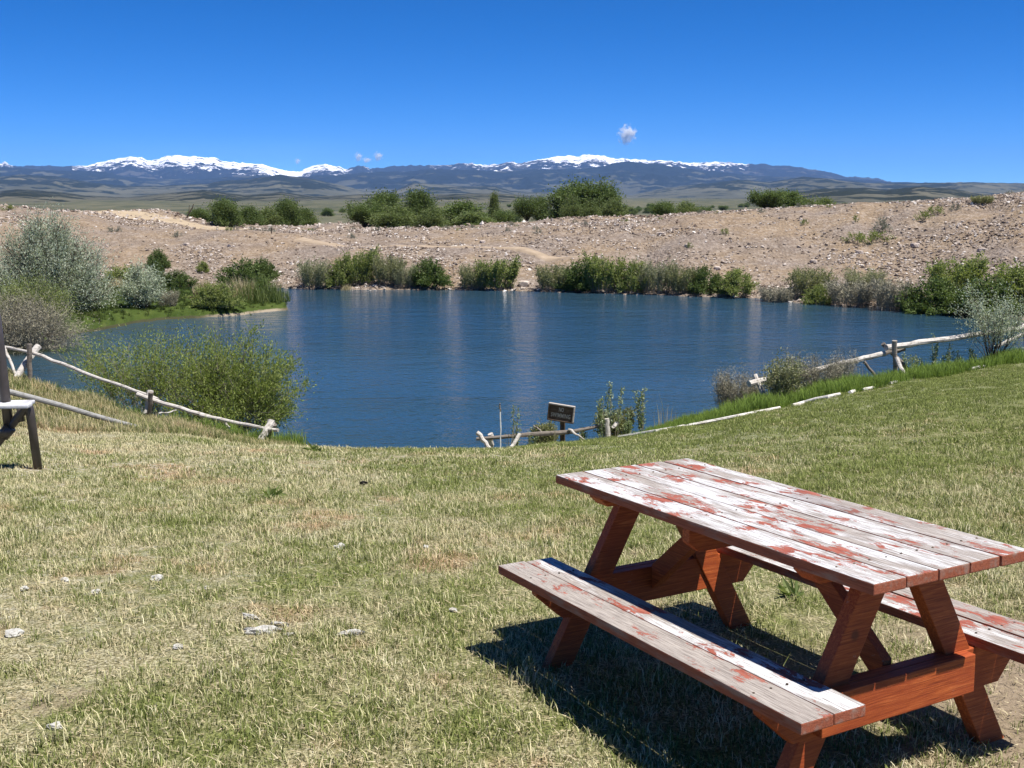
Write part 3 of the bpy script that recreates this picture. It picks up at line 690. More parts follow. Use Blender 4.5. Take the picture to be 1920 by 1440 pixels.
# far-shore shrub kinds (unit-ish meshes 2.6 m wide, 1.7 m tall) reused with their own scale
SK = {}
def kind_meshes(key):
    if key in SK: return SK[key]
    cfg = {
        'g1': dict(base=.33, w=2.6, d=2.0, h=1.7, nstem=60, nsub=16, nleaf=11, lsize=.12, lwid=.06, leafm=LM['fargreen'], barkm=BARKG, seed=1, stem_r=.015, low=.1, shape='round'),
        'g2': dict(base=.33, w=2.6, d=2.0, h=1.7, nstem=60, nsub=16, nleaf=11, lsize=.12, lwid=.06, leafm=LM['fargreen'], barkm=BARKG, seed=2, stem_r=.015, shape='fan', up=.9),
        'd1': dict(base=.33, w=2.6, d=2.2, h=1.6, nstem=64, nsub=16, nleaf=12, lsize=.12, lwid=.07, leafm=LM['dark'], barkm=BARK, seed=3, stem_r=.015, low=.05),
        'p1': dict(base=.33, w=2.6, d=2.0, h=1.6, nstem=100, nsub=14, nleaf=8, lsize=.12, lwid=.035, leafm=LM['pale'], barkm=BARKG, seed=4, stem_r=.012, shape='fan', up=1.2),
        'o1': dict(base=.33, w=2.6, d=2.0, h=1.4, nstem=90, nsub=14, nleaf=9, lsize=.11, lwid=.045, leafm=LM['olive'], barkm=BARKG, seed=5, stem_r=.012, shape='fan', up=.8),
        't1': dict(base=.36, w=2.6, d=2.0, h=1.3, nstem=130, nsub=14, nleaf=6, lsize=.16, lwid=.022, leafm=LM['twig'], barkm=BARKG, seed=6, stem_r=.010, shape='fan', up=.9),
        's1': dict(w=1.4, d=1.3, h=.8, nstem=22, nsub=10, nleaf=8, lsize=.07, lwid=.03, leafm=LM['sage'], barkm=BARKG, seed=7, stem_r=.012, low=.1),
        'w1': dict(w=1.4, d=1.3, h=.6, nstem=20, nsub=8, nleaf=7, lsize=.09, lwid=.03, leafm=LM['fargreen'], barkm=BARKG, seed=8, stem_r=.01, low=.1),
    }[key]
    SK[key] = (plant_meshes('shrub_' + {'g': 'green', 'd': 'dark', 'p': 'pale', 'o': 'olive', 't': 'twiggy', 's': 'sage', 'w': 'weed'}[key[0]], **cfg), cfg['w'], cfg['h'])
    return SK[key]
def shrub(key, pl, pr, top, base, y, label, cat='shrub', name='willow_shrub', group=None, rz=None, dd=1.):
    (ms, w0, h0) = kind_meshes(key); cx = (pl + pr) / 2
    loc = place(cx, base, y, -.05); yy = loc[1]; W_ = sz(pr - pl, yy) * 1.18; H_ = sz(base - top, yy) * .90
    return plant(name, label, cat, loc, ms, (R_.uniform(0, 6) if rz is None else rz), (W_ / w0, W_ / w0 * dd, H_ / h0), group)

far = [
 ('p1', 557, 625, 484, 541, 'pale grey-green willow clump at the left end of the far shore row', 70),
 ('g1', 612, 672, 487, 541, 'green willow left of the tallest one in the left far shore row', 70),
 ('g2', 645, 708, 474, 541, 'tallest green willow of the left far shore row', 70.3),
 ('o1', 700, 760, 488, 541, 'dull green willow clump in the middle of the left far shore row', 70),
 ('p1', 735, 782, 497, 542, 'thin pale willow just left of the dark rounded one on the far shore', 69.6),
 ('d1', 768, 842, 492, 543, 'dark green rounded willow ending the left far shore row', 69.8),
 ('o1', 862, 922, 498, 545, 'grey-green willow on the left half of the lone far shore clump', 69),
 ('g2', 892, 966, 487, 546, 'bright green topped willow standing alone before the bare rocks', 68.8),
 ('o1', 1006, 1072, 502, 549, 'low olive willow at the left end of the long right-hand row', 68),
 ('d1', 1050, 1115, 496, 551, 'dark green willow second from the left in the long right-hand row', 67.6),
 ('g2', 1098, 1172, 483, 553, 'tallest bright green willow in the long right-hand row', 67),
 ('g1', 1160, 1222, 494, 554, 'green willow right of the tallest one in the long row', 66.4),
 ('p1', 1196, 1262, 491, 556, 'grey twiggy willow in the middle of the long right-hand row', 66),
 ('o1', 1248, 1305, 507, 557, 'olive willow with grey stems right of the grey twiggy one', 65.4),
 ('d1', 1292, 1352, 510, 559, 'low dark willow in the right half of the long row', 65),
 ('g1', 1340, 1418, 512, 561, 'rounded green willow closing the long row at its right end', 64),
 ('d1', 415, 498, 487, 540, 'dark round bush standing alone on the stones behind the reeds', 71),
 ('d1', 470, 518, 492, 530, 'small dark bush touching the right side of the lone round bush', 73),
 ('g1', 192, 274, 482, 532, 'soft green bush behind the small silver tree', 70),
 ('d1', 278, 318, 466, 502, 'dark bush higher up the slope behind the point', 76),
 ('d1', 274, 312, 494, 545, 'dark bush below the higher one, at the channel', 71.5),
 ('d1', 308, 364, 512, 545, 'low dark brush along the channel edge', 71),
 ('g1', 368, 394, 488, 510, 'small green bush alone on the rocks', 75),
]
for k, a, b_, tp, bs, lab, y in far: shrub(k, a, b_, tp, bs, y, lab, name='willow_shrub' if k in ('p1', 'g1', 'g2', 'o1') else 'dark_shrub')
near_r = [
 ('t1', 1420, 1490, 538, 572, 'grey leafless brush leaning over the water at the bank corner', 61.5),
 ('o1', 1475, 1560, 518, 570, 'dull olive brush climbing the right bank', 62),
 ('g1', 1505, 1570, 538, 578, 'yellow-green bush low on the right bank', 60),
 ('t1', 1545, 1645, 535, 582, 'wide dry brown brush between green bushes on the right bank', 59),
 ('p1', 1580, 1660, 520, 570, 'pale yellowish bush above the dry brush', 61),
 ('t1', 1630, 1725, 528, 588, 'grey twiggy brush left of the big dark willow', 57),
 ('d1', 1690, 1800, 520, 592, 'large dark green willow overhanging the water at right', 55.5),
 ('g2', 1735, 1845, 505, 588, 'tall green willow top behind the large dark one', 57.5),
 ('d1', 1780, 1900, 528, 604, 'dark willow mass behind the silvery sapling', 53.5),
 ('g1', 1840, 1950, 512, 600, 'green willow at the right edge of the photo', 54.5),
]
for k, a, b_, tp, bs, lab, y in near_r: shrub(k, a, b_, tp, bs, y, lab, name='dry_brush' if k == 't1' else 'willow_shrub')
slope = [
 ('s1', 1634, 1672, 404, 431, 'grey sagebrush on the slope above the olive patch'), ('w1', 1580, 1632, 432, 456, 'left part of the olive weed patch on the right slope'),
 ('w1', 1618, 1674, 429, 455, 'right part of the olive weed patch on the right slope'), ('w1', 1716, 1748, 392, 412, 'lower of two weedy grass patches near the crest'),
 ('w1', 1738, 1774, 383, 402, 'upper of two weedy grass patches near the crest'), ('s1', 1780, 1800, 378, 394, 'dark sage bush beside the crest grass patch'),
 ('o1', 1820, 1862, 366, 382, 'brown-green weeds on the highest crest at right'), ('w1', 1350, 1370, 425, 440, 'small green weed tuft in the middle of the right slope'),
 ('w1', 1598, 1612, 400, 416, 'small green tuft up the slope left of the sagebrush'), ('s1', 203, 218, 424, 434, 'left one of two little sage bushes below the dirt road'),
 ('s1', 216, 230, 422, 434, 'right one of two little sage bushes below the dirt road'), ('w1', 1286, 1300, 452, 466, 'tiny weed tuft on the left part of the right slope'),
 ('w1', 1500, 1516, 408, 422, 'weed tuft below the crest right of the dark round tree'), ('w1', 50, 66, 376, 388, 'weeds on the left crest'),
 ('w1', 1, 30, 382, 394, 'green weeds on the crest at the left edge'), ('s1', 1420, 1436, 388, 398, 'sage bush on the crest below the dark round tree'),
 ('s1', 1306, 1318, 390, 401, 'sage bush on the crest left of the dark round tree'),
]
for k, a, b_, tp, bs, lab in slope: shrub(k, a, b_, tp, bs, None, lab, name='sagebrush' if k == 's1' else 'weed_clump')
for i in range(60):                      # small sage tufts along the crests, alike at this size
    px = R_.choice([R_.uniform(960, 1300), R_.uniform(1300, 1900), R_.uniform(560, 960), R_.uniform(200, 520)])
    y = 76 + R_.uniform(8, 26) if px < 1300 else 70 + R_.uniform(12, 28)
    x = T(px) * y; s = R_.uniform(.25, .6); (ms, w0, h0) = kind_meshes(R_.choice(['s1', 's1', 'w1']))
    plant('sagebrush', 'small grey-green sage tuft dotted along the top of the gravel banks', 'shrub', (x, y, float(bank_z(x, y)) - .04), ms, R_.uniform(0, 6), (s * 1.1, s * 1.1, s), 'small sage tufts along the bank tops')

# cottonwoods beyond the banks
TK = []
for i, (lm, sh, tr) in enumerate([('cotton', 'round', .18), ('cottonL', 'round', .15), ('cotton', 'fan', .2), ('cottonL', 'cone', .08)]):
    TK.append(plant_meshes('cottonwood', 6, 6, 6.5, 60, 18, 13, .30, .24, LM[lm], BARK, 30 + i, stem_r=.07, low=.12, up=.4, jit=.28, trunk=tr, shape=sh, gaps=.4))
trees = [
 (0, 372, 410, 392, 424, 128, 'low bushy tree just right of the dead leaning trunk'), (0, 412, 460, 375, 428, 122, 'tallest tree of the left group, right of the dead trunk'),
 (0, 456, 500, 388, 418, 134, 'broad tree in the middle of the left group'), (1, 488, 530, 392, 418, 138, 'lighter low tree in the middle of the left group'),
 (0, 530, 572, 375, 415, 140, 'rounded tree near the right end of the left group'), (0, 562, 598, 392, 414, 144, 'small last tree at the right end of the left group'),
 (2, 664, 715, 384, 432, 118, 'dark tree at the left end of the middle group'), (0, 698, 758, 361, 428, 124, 'tall rounded tree, second from left in the middle group'),
 (1, 715, 775, 388, 432, 116, 'pale green tree in front of the two tall ones'), (0, 764, 814, 358, 430, 124, 'tall tree in the centre of the middle group'),
 (1, 790, 836, 392, 434, 115, 'light green low tree right of the centre one'), (0, 832, 905, 379, 432, 122, 'broad tree in the right half of the middle group'),
 (1, 862, 922, 400, 434, 114, 'light green low tree at the right front of the middle group'), (3, 915, 940, 368, 405, 150, 'slender pointed tree right of the middle group'),
 (0, 926, 960, 396, 428, 118, 'small dark tree below the slender pointed one'),
 (2, 968, 1008, 374, 402, 150, 'low tree left of the big dark clump'), (0, 1003, 1026, 370, 400, 152, 'narrow tree right of the low one'),
 (0, 1030, 1098, 350, 404, 145, 'left half of the big dark tree clump'), (2, 1072, 1140, 344, 402, 147, 'tallest dark tree of the big clump'),
 (0, 1115, 1158, 358, 402, 144, 'right end of the big dark tree clump'), (1, 1054, 1084, 372, 405, 132, 'small lighter tree before the big clump, left one'),
 (1, 1090, 1118, 378, 405, 132, 'small lighter tree before the big clump, middle one'), (1, 1128, 1164, 376, 402, 133, 'small lighter tree before the big clump, right one'),
 (0, 1218, 1258, 380, 402, 135, 'small dark tree alone on the plain'), (1, 1260, 1300, 381, 398, 150, 'low light bush right of the small dark tree'),
 (2, 1400, 1448, 360, 398, 108, 'left half of the dark round tree on the crest'), (0, 1430, 1488, 359, 396, 110, 'right half of the dark round tree on the crest'),
 (1, 1478, 1516, 374, 394, 112, 'low bush touching the dark round tree on its right'), (1, 1508, 1546, 373, 392, 114, 'rounded light bush farther right on the crest'),
]
for k, a, b_, tp, bs, y, lab in trees:
    x = T((a + b_) / 2) * y; zt = P((a + b_) / 2, tp, y)[2]; zb = min(float(bank_z(x, y)), P((a + b_) / 2, bs, y)[2])
    H_ = zt - zb + .15; W_ = sz(b_ - a, y) * 1.22
    plant('cottonwood_tree', lab, 'tree', (x, y, zb - .1), TK[k], R_.uniform(0, 6), (W_ / 6, W_ / 6, H_ / 6.6), None, ('trunk', 'crown'))
for i in range(46):                      # far line of trees on the plain
    y = R_.uniform(420, 1500); px = R_.choice([R_.uniform(600, 960), R_.uniform(1160, 1450), R_.uniform(1500, 1900), R_.uniform(1160, 1900)]); x = T(px) * y
    s = R_.uniform(.55, 1.1)
    plant('cottonwood_tree', 'tiny dark tree far out on the dry plain below the hills', 'tree', (x, y, float(max(plain_z(x, y), bank_z(x, min(y, 400)) if y < 420 else -99)) - .3), TK[i % 3], R_.uniform(0, 6), (s * 1.3, s * 1.3, s * .8), 'tiny trees far out on the plain', ('trunk', 'crown'))

# dead leaning trunk
t = thing('dead_tree', 'bare leaning dead trunk at the left end of the far trees', 'tree', (T(370) * 118, 118, float(bank_z(T(370) * 118, 118))))
d_ = MB(); d_.tube([(-.5, 0, -.3), (-.1, 0, .6), (.35, .1, 1.3), (.5, .1, 1.7)], [.09, .08, .06, .03], 7); d_.tube([(0, 0, .8), (0, .1, 1.3), (.05, .1, 1.6)], [.05, .03, .02], 5)
obj('trunk', d_.me('trunk', BARK), t)
# small post on the bank
pp_ = place(509, 432, 85.3); t = tag(obj('marker_post', MB().tube([(0, 0, -.1), (0, 0, .5)], .05, 6).me('marker_post', BARK), None, pp_), 'tiny dark post standing on the far bank edge', 'post')

# left: big silver tree, small silver tree, brush
ms = plant_meshes('olive_tree', 9.2, 5.5, 5.5, 150, 40, 14, .16, .056, LM['silver'], BARK, 51, stem_r=.05, low=.10, up=.25, jit=.16, shape='round', gaps=.5)
plant('silver_olive_tree', 'large silver-leaved tree spreading over the left point', 'tree', place(92, 600, 50.5, -.2), ms, .4, (.64, .64, .765))
ms2 = plant_meshes('olive_small', 1.9, 1.7, 2.6, 44, 26, 15, .11, .040, LM['silver'], BARK, 52, stem_r=.03, low=.15, up=.5, jit=.2, gaps=.5)
plant('silver_olive_tree', 'small upright silver tree on the grassy point', 'tree', place(270, 602, 52.5, -.1), ms2, 0, (.98, 1, .82))
ms3 = plant_meshes('olive_edge', 5.2, 4.4, 3.6, 60, 30, 14, .13, .046, LM['silver'], BARK, 53, stem_r=.04, low=.1, up=.3, jit=.2)
plant('silver_olive_tree', 'silver tree cut by the left edge of the photo', 'tree', place(-60, 590, 53, -.1), ms3, 0, (1, 1, .82))
ms4 = plant_meshes('grey_brush', 4.6, 3.2, 2.2, 330, 16, 7, .16, .016, LM['twig'], BARKG, 54, stem_r=.012, low=.08, up=.55, jit=.3, shape='round')
plant('grey_brush', 'tangled grey twiggy thicket at the water on the left', 'shrub', (P(42, 652, 41.2)[0], 41.2, LAKE + .05), ms4, 0, (1.0, 1, .86), None, ('stems', 'twigs'))
ms5 = plant_meshes('yellow_brush', 4.2, 2.6, 2.75, 130, 18, 11, .09, .030, LM['fargreen'], BARKG, 55, stem_r=.012, low=.45, up=.7, jit=.25, shape='round')
plant('yellow_green_brush', 'yellow-green leafy brush topping the grey thicket', 'shrub', (P(68, 640, 42.6)[0], 42.6, LAKE + .1), ms5, 0, (.92, 1, .90))
# willow by the left fence
_ = 0
msw = plant_meshes('near_willow', 4.3, 2.7, 2.3, 150, 26, 15, .095, .030, LM['willow'], BARKG, 61, stem_r=.011, low=.16, up=.45, jit=.14, shape='round', lean=(.35, 0), gaps=.75, spray=.4)
x, y = P(432, 800, 25.2)[0], 25.2
plant('willow_shrub', 'dense leafy willow behind the left rail fence', 'shrub', (x, y, LAKE + .15), msw, 0, (.70, .9, 1.02))
msw2 = plant_meshes('thin_willow', 3.3, 2.2, 2.3, 84, 22, 11, .080, .023, LM['willow'], BARKG, 62, stem_r=.010, low=.25, up=.5, jit=.2, shape='fan', gaps=.5)
x, y = P(275, 770, 26.0)[0], 26.0
plant('willow_shrub', 'thin see-through willow left of the dense one', 'shrub', (x, y, LAKE + .1), msw2, 0, (.98, 1, 1.02))
# reeds and rank grass
def reeds(name, n, w, d, h, m, seed, lean=.25, wid=.02):
    r = np.random.default_rng(seed); q = np.sqrt(r.random(n)); a = r.uniform(0, 6.28, n)
    bx, by = np.cos(a) * q * w / 2, np.sin(a) * q * d / 2; hh = h * r.uniform(.45, 1., n) * (1 - .6 * q ** 2.2)
    lx, ly = r.normal(0, lean, n) * hh, r.normal(0, lean, n) * hh; an = r.uniform(0, 3.14, n); wx, wy = np.cos(an) * wid / 2, np.sin(an) * wid / 2
    z0 = np.zeros(n)
    V = np.stack([np.stack([bx - wx, by - wy, z0], -1), np.stack([bx + wx, by + wy, z0], -1),
                  np.stack([bx + lx * .4 + wx * .7, by + ly * .4 + wy * .7, hh * .6], -1), np.stack([bx + lx * .4 - wx * .7, by + ly * .4 - wy * .7, hh * .6], -1),
                  np.stack([bx + lx, by + ly, hh], -1)], 1).reshape(-1, 3)
    i = np.arange(n)[:, None] * 5; F4 = np.concatenate([i + np.array([[0, 1, 2]]), i + np.array([[0, 2, 3]]), i + np.array([[3, 2, 4]])])
    rn = r.random(n)
    return mesh(name, V, F4, [m], False, {'rnd': ('FACE', np.tile(rn, 3))})
for (a, b_, tp, bs, y, key, lab, nm) in [
  (362, 420, 536, 566, 60, 'drygrass', 'tan dry reeds at the left end of the point tip', 'reed_clump'),
  (415, 490, 538, 588, 58, 'drygrass', 'tall tan and grey reeds along the middle of the point tip', 'reed_clump'),
  (440, 545, 534, 588, 57.3, 'reed', 'tall green reeds at the very tip of the point', 'reed_clump'),
  (203, 240, 525, 548, 64, 'drygrass', 'pale dry grass tuft behind the small silver tree', 'grass_tuft'),
  (640, 660, 526, 542, 69, 'drygrass', 'dry reeds at the foot of the left far shore row', 'grass_tuft')]:
    loc = place((a + b_) / 2, bs, y); W_ = sz(b_ - a, y); H_ = sz(bs - tp, y)
    tag(obj(nm, reeds(nm, 700 if W_ > 1.5 else 300, W_, 1.6, H_ * 1.1, LM[key], a, .22, .03), None, loc), lab, 'reeds')
shrub('g1', 366, 446, 553, 600, 53.8, 'low rounded green bush on the near edge of the point', dd=.8)
shrub('t1', 296, 334, 566, 598, 53.6, 'small grey twiggy bush right of the small silver tree', name='dry_brush')

# dark board and dark drum-like block on the point
p = place(48, 585, 46.5); t = thing('small_sign', 'small dark square board standing among the brush on the left point', 'sign', p, .1)
b0 = MB(); b0.tube([(0, 0, -.1), (0, 0, .8)], .035, 6); obj('post', b0.me('post', BARK), t)
MD = m_solid('dark_board', (.06, .035, .025), .8)
bd = timber('board', [(-.18, -.16), (.18, -.16), (.18, .16), (-.18, .16)], .04, MD, .006); o_ = obj('board', bd, t, (0, -.06, .86 + .0))
p = place(374, 578, 55); t = thing('old_bench', 'small dark weathered bench on the grassy point', 'bench', p, .3)
for dx in (-.32, .32):
    obj('leg', timber('leg', [(-.05, 0), (.05, 0), (.05, .28), (-.05, .28)], .3, MD, .006), t, (dx, -.15, 0))
obj('seat', timber('seat', [(-.45, 0), (.45, 0), (.45, .08), (-.45, .08)], .34, MD, .008), t, (0, -.17, .282))
obj('backrest', timber('backrest', [(-.36, 0), (.36, 0), (.36, .16), (-.36, .16)], .05, MD, .006), t, (.1, .18, .38))

# ------------------------------------------------------------------ picnic table
PT = Matrix(((.8708, -.4916, -.0079, 1.0679), (.4915, .8701, .0366, 3.1208), (-.0111, -.0357, .9993, -1.1285 + CAMZ), (0, 0, 0, 1)))
table = bpy.data.objects.new('picnic_table', None); col.objects.link(table); table.matrix_world = PT @ Matrix.Translation((.36, .9, -.76))
tag(table, 'wooden picnic table with attached benches and flaking white and red paint', 'picnic table')
TI = Matrix.Translation((-.36, -.9, .76))
MW = m_wood_paint(); MF = m_wood_frame()
def tp(name, me, m4=Matrix(), label=None):
    o = obj(name, me, table); o.matrix_local = TI @ m4
    if label: o['label'] = label
    return o
def board(name, u0, u1, v0, v1, zt, th, m=MW, label=None):
    me = timber(name, [(u0, -th), (u1, -th), (u1, 0), (u0, 0)], v1 - v0, m, .0045)
    # keep the mesh centred near its own origin so the grain runs on object coordinates
    cu = (u0 + u1) / 2
    me.transform(Matrix.Translation((-cu, 0, 0)))
    rz = R_.uniform(-.0012, .0012)
    return tp(name, me, Matrix.Translation((cu, v0, zt)) @ Matrix.Rotation(rz, 4, 'Z'), label)
TL, TW = 1.793, .1445
labs = [None, 'tabletop board with a dark grey bare patch near its far end', None, None, None]
for i in range(5):
    board('tabletop_board', i * TW + .0028, (i + 1) * TW - .0028, R_.uniform(-.003, .003), TL + R_.uniform(-.01, .01), R_.uniform(-.0015, .001), .037, label=labs[i])
HB, OB, WB = .3653, .0168, .1371
C0 = 2.5 * TW
for sgn in (-1, 1):
    for k in range(2):
        u0 = C0 + sgn * (C0 + OB + k * WB); u1 = u0 + sgn * (WB - .008)
        bb_ = board('bench_board', min(u0, u1), max(u0, u1), R_.uniform(-.012, .004), TL + R_.uniform(-.008, .01), -HB + R_.uniform(-.002, .002), .037, label='outer bench board worn to bare grey wood' if k and sgn < 0 else None); bb_['worn'] = 1.0 * k
def beam(name, outline, v0, th, m=MF, bev=.004):
    """outline in (u, z); extruded from v0 by th"""
    return tp(name, timber(name, [(a - C0, b) for a, b in outline], th, m, bev), Matrix.Translation((C0, v0, 0)))
def mirror_v(v0, th): return TL - v0 - th
GZ = -.785
for end in (0, 1):
    fv = (lambda v0, th: v0) if end == 0 else mirror_v
    for s in (-1, 1):
        off = lambda z: .15 + .56 * (-z - .04)
        o1, o2 = off(-.040), off(GZ)
        beam('leg', [(C0 + s * o1, -.040), (C0 + s * (o1 - .124), -.040), (C0 + s * (o2 - .124), GZ), (C0 + s * o2, GZ)][::s], fv(.203, .05), .05)
    beam('cross_beam', [(C0 - .39, -.54), (C0 + .325, -.54), (C0 + .325, -.4035), (C0 - .39, -.4035)], fv(.157, .042), .042)
    beam('bench_support', [(C0 - .47, -.556), (C0 + .51, -.556), (C0 + .60, -.455), (C0 + .60, -.4035), (C0 - .60, -.4035), (C0 - .60, -.44)], fv(.200, .043), .043)
    beam('top_cleat', [(C0 - .315, -.078), (C0 + .315, -.078), (C0 + .35, -.045), (C0 + .35, -.0385), (C0 - .35, -.0385), (C0 - .35, -.045)], fv(.256, .088), .088)
    # diagonal brace in the plane across the beams
    b_ = .045
    if end == 0: pts = [(.252, -.50), (.252, -.39), (.56, -.130), (.665, -.130)]
    else: pts = [(TL - .252, -.50), (TL - .252, -.39), (TL - .56, -.130), (TL - .665, -.130)]
    me = timber('diagonal_brace', pts, .045, MF, .004)   # (v, z) outline, extruded along u
    M4 = Matrix(((0, -1, 0, C0 + .0225), (1, 0, 0, 0), (0, 0, 1, 0), (0, 0, 0, 1)))
    tp('diagonal_brace', me, M4)
beam('middle_cleat', [(C0 - .30, -.129), (C0 + .30, -.129), (C0 + .35, -.09), (C0 + .35, -.0385), (C0 - .35, -.0385), (C0 - .35, -.09)], .875, .042)
MN = m_solid('rusty_nail', (.10, .07, .05), .6, .6)
nm = MB()
for v0 in (.178, .896, TL - .178):
    for i in range(5):
        for du in (.035, .108): nm.tube([(i * TW + du, v0 + R_.uniform(-.006, .006), -.002), (i * TW + du, v0, .0016)], .0034, 7)
    if v0 != .896:
        for s in (-1, 1):
            for k in range(2):
                for q in (.03, .10):
                    u0 = C0 + s * (C0 + OB + k * WB + q); nm.tube([(u0, v0 + .045 if v0 < 1 else v0 - .045, -HB - .002), (u0, v0 + .045 if v0 < 1 else v0 - .045, -HB + .0032)], .0042, 7)
tag(tp('nail_heads', nm.me('nail_heads', MN)), kind='stuff')

# ------------------------------------------------------------------ tube-frame bench at the left edge
MT = m_solid('brown_painted_steel', (.060, .050, .048), .38, .0, .5); MSW = m_pale_log('grey_white_bench_board', (.32, .32, .33), (.52, .52, .54))
YB = 10.0
ft = hit(72, 880, 5); YB = ft[1]
t = thing('metal_bench', 'dark steel tube bench with a pale slatted seat cut by the left edge', 'bench', (ft[0], ft[1], ft[2]))
def rel(px, rw, y=None): a = P(px, rw, y or YB); return (a[0] - ft[0], a[1] - ft[1], a[2] - ft[2])
def bez(pts, n=8):
    pts = [Vector(p) for p in pts]; out = [pts[0]]
    for i in range(1, len(pts) - 1):
        a = pts[i] + (pts[i - 1] - pts[i]).normalized() * .07; b = pts[i] + (pts[i + 1] - pts[i]).normalized() * .07
        for k in range(n + 1):
            u = k / n; out.append(a * (1 - u) ** 2 + pts[i] * (2 * u * (1 - u)) + b * u * u)
    return out + [pts[-1]]
for dy, nmb in ((0, 0), (-1.5, 1)):
    if nmb:                                # the other end stands off to the left, out of view
        sh = Vector((-1.75, -.25, .03))
    else: sh = Vector((0, 0, 0))
    a = [Vector(rel(72, 884)), Vector(rel(56, 764)), Vector(rel(-62, 884 if nmb == 0 else 884))]
    a[2] = Vector((a[2].x, a[2].y, -.05)) if False else a[2]
    m_ = MB().tube([v + sh for v in bez([a[0], Vector(rel(54, 757)), Vector(rel(-3, 828)), Vector(rel(-60, 905))])], .040, 12)
    obj('leg_tube', m_.me('leg_tube', MT, True), t)
    m_ = MB().tube([Vector(rel(17, 806)) + sh, Vector(rel(8, 730)) + sh, Vector(rel(-2, 640)) + sh, Vector(rel(-14, 560)) + sh], .046, 12)
    obj('upright', m_.me('upright', MT, True), t)
    m_ = MB().tube([Vector(rel(40, 790)) + sh, Vector(rel(37, 762)) + sh], .032, 8); obj('seat_bracket', m_.me('seat_bracket', MT, True), t)
    m_ = MB().tube([Vector(rel(22, 800)) + sh + Vector((0, -.03, 0)), Vector(rel(8, 816)) + sh + Vector((0, -.03, 0))], .058, 10); obj('clamp', m_.me('clamp', MT, True), t)
s0 = Vector(rel(39, 757)); 
for k in range(2):
    me = timber('seat_board', [(-1.95, -.035), (.0, -.035), (.0, 0), (-1.95, 0)], .135, MSW, .012)
    o_ = obj('seat_board', me, t, (s0.x + .14 - .035 * k, s0.y - .17 + .145 * k, s0.z + .02)); o_.rotation_euler = (0, 0, .10)

# ------------------------------------------------------------------ rail fences, poles, sign
ML = m_pale_log(); MLD = m_pale_log('grey_pole_wood', (.10, .085, .07), (.30, .265, .225)); MLP = m_pale_log('ground_log_wood', (.34, .30, .25), (.66, .63, .58))
MPO = m_pale_log('dark_post_wood', (.07, .058, .048), (.19, .165, .14)); MGP = m_pale_log('grey_weathered_pole', (.14, .135, .125), (.30, .295, .28))
def pole(parent, name, a, b_, r, m, sag=0., n=7, label=None, seg=7, wob=.06):
    A, B_ = Vector(a), Vector(b_); o3 = parent.location if parent else Vector((0, 0, 0)); pts = []
    for i in range(seg + 1):
        u = i / seg; q = A.lerp(B_, u); q.z -= sag * 4 * u * (1 - u); pts.append(q - o3 + Vector((R_.uniform(-.012, .012), 0, R_.uniform(-.015, .015))))
    ra, rb = (r if hasattr(r, '__len__') else (r, r * .85))
    mb = MB().tube(pts, [ra + (rb - ra) * i / seg for i in range(seg + 1)], n + 2, True, wob)
    o = obj(name, mb.me(name, m, False), parent)
    if label: o['label'] = label
    return o
def gnd(px, rw, y): p = P(px, rw, y); return (p[0], p[1], min(p[2], float(height(p[0], p[1]))) - .08)
# left fence
x0 = P(280, 780, 22); lf = thing('rail_fence', 'sagging pole fence running down the left bank in front of the willow', 'fence', (x0[0], x0[1], float(height(x0[0], x0[1]))))
y1, y2, y3, y0 = 24.5, 22.0, 20.6, 26.5
pole(lf, 'rail', P(-60, 634, y0), P(54, 661, y1 - .05), .040, ML); pole(lf, 'rail', P(62, 661, y1 - .1), P(296, 748, y2 - .1), .040, ML, .02, seg=12)
pole(lf, 'rail', P(258, 739, y2 + .08), P(425, 791, y3 + .5), (.046, .040), ML, .02, seg=10); pole(lf, 'rail', P(376, 778, y3 + .75), P(521, 808, y3 - .2), .040, ML, seg=8)
pole(lf, 'post', P(55, 644, y1 - .28), gnd(54, 694, y1 - .28), .058, MPO); pole(lf, 'post', P(72, 648, y1 + .2), gnd(22, 704, y1 - .5), .078, ML)
pole(lf, 'brace', P(3, 642, y1 + .6), gnd(35, 686, y1), .036, ML); pole(lf, 'post', P(283, 731, y2 + .12), gnd(270, 787, y2 - .1), (.066, .07), ML)
pole(lf, 'post', P(284, 737, y2 - .22), gnd(276, 780, y2 - .05), .05, MPO); pole(lf, 'brace', P(414, 786, y3 + .6), gnd(466, 826, y3 + .1), .032, ML)
pole(lf, 'post', P(510, 789, y3 + .05), gnd(479, 834, y3 - .3), .074, ML); pole(lf, 'post', P(514, 795, y3 + .25), gnd(492, 832, y3 + .5), .055, MPO)
pole(lf, 'brace', P(298, 776, y2 + .2), P(330, 770, y2 + 1.2), .018, ML)
lp0 = hit(278, 807, 10); lp = tag(pole(None, 'long_pole', P(8, 733, 16.6), (lp0[0], lp0[1], lp0[2] + .01), .045, MGP, seg=5, wob=.0, n=10), 'long straight grey pole slanting down the left grass bank behind the steel bench', 'pole')
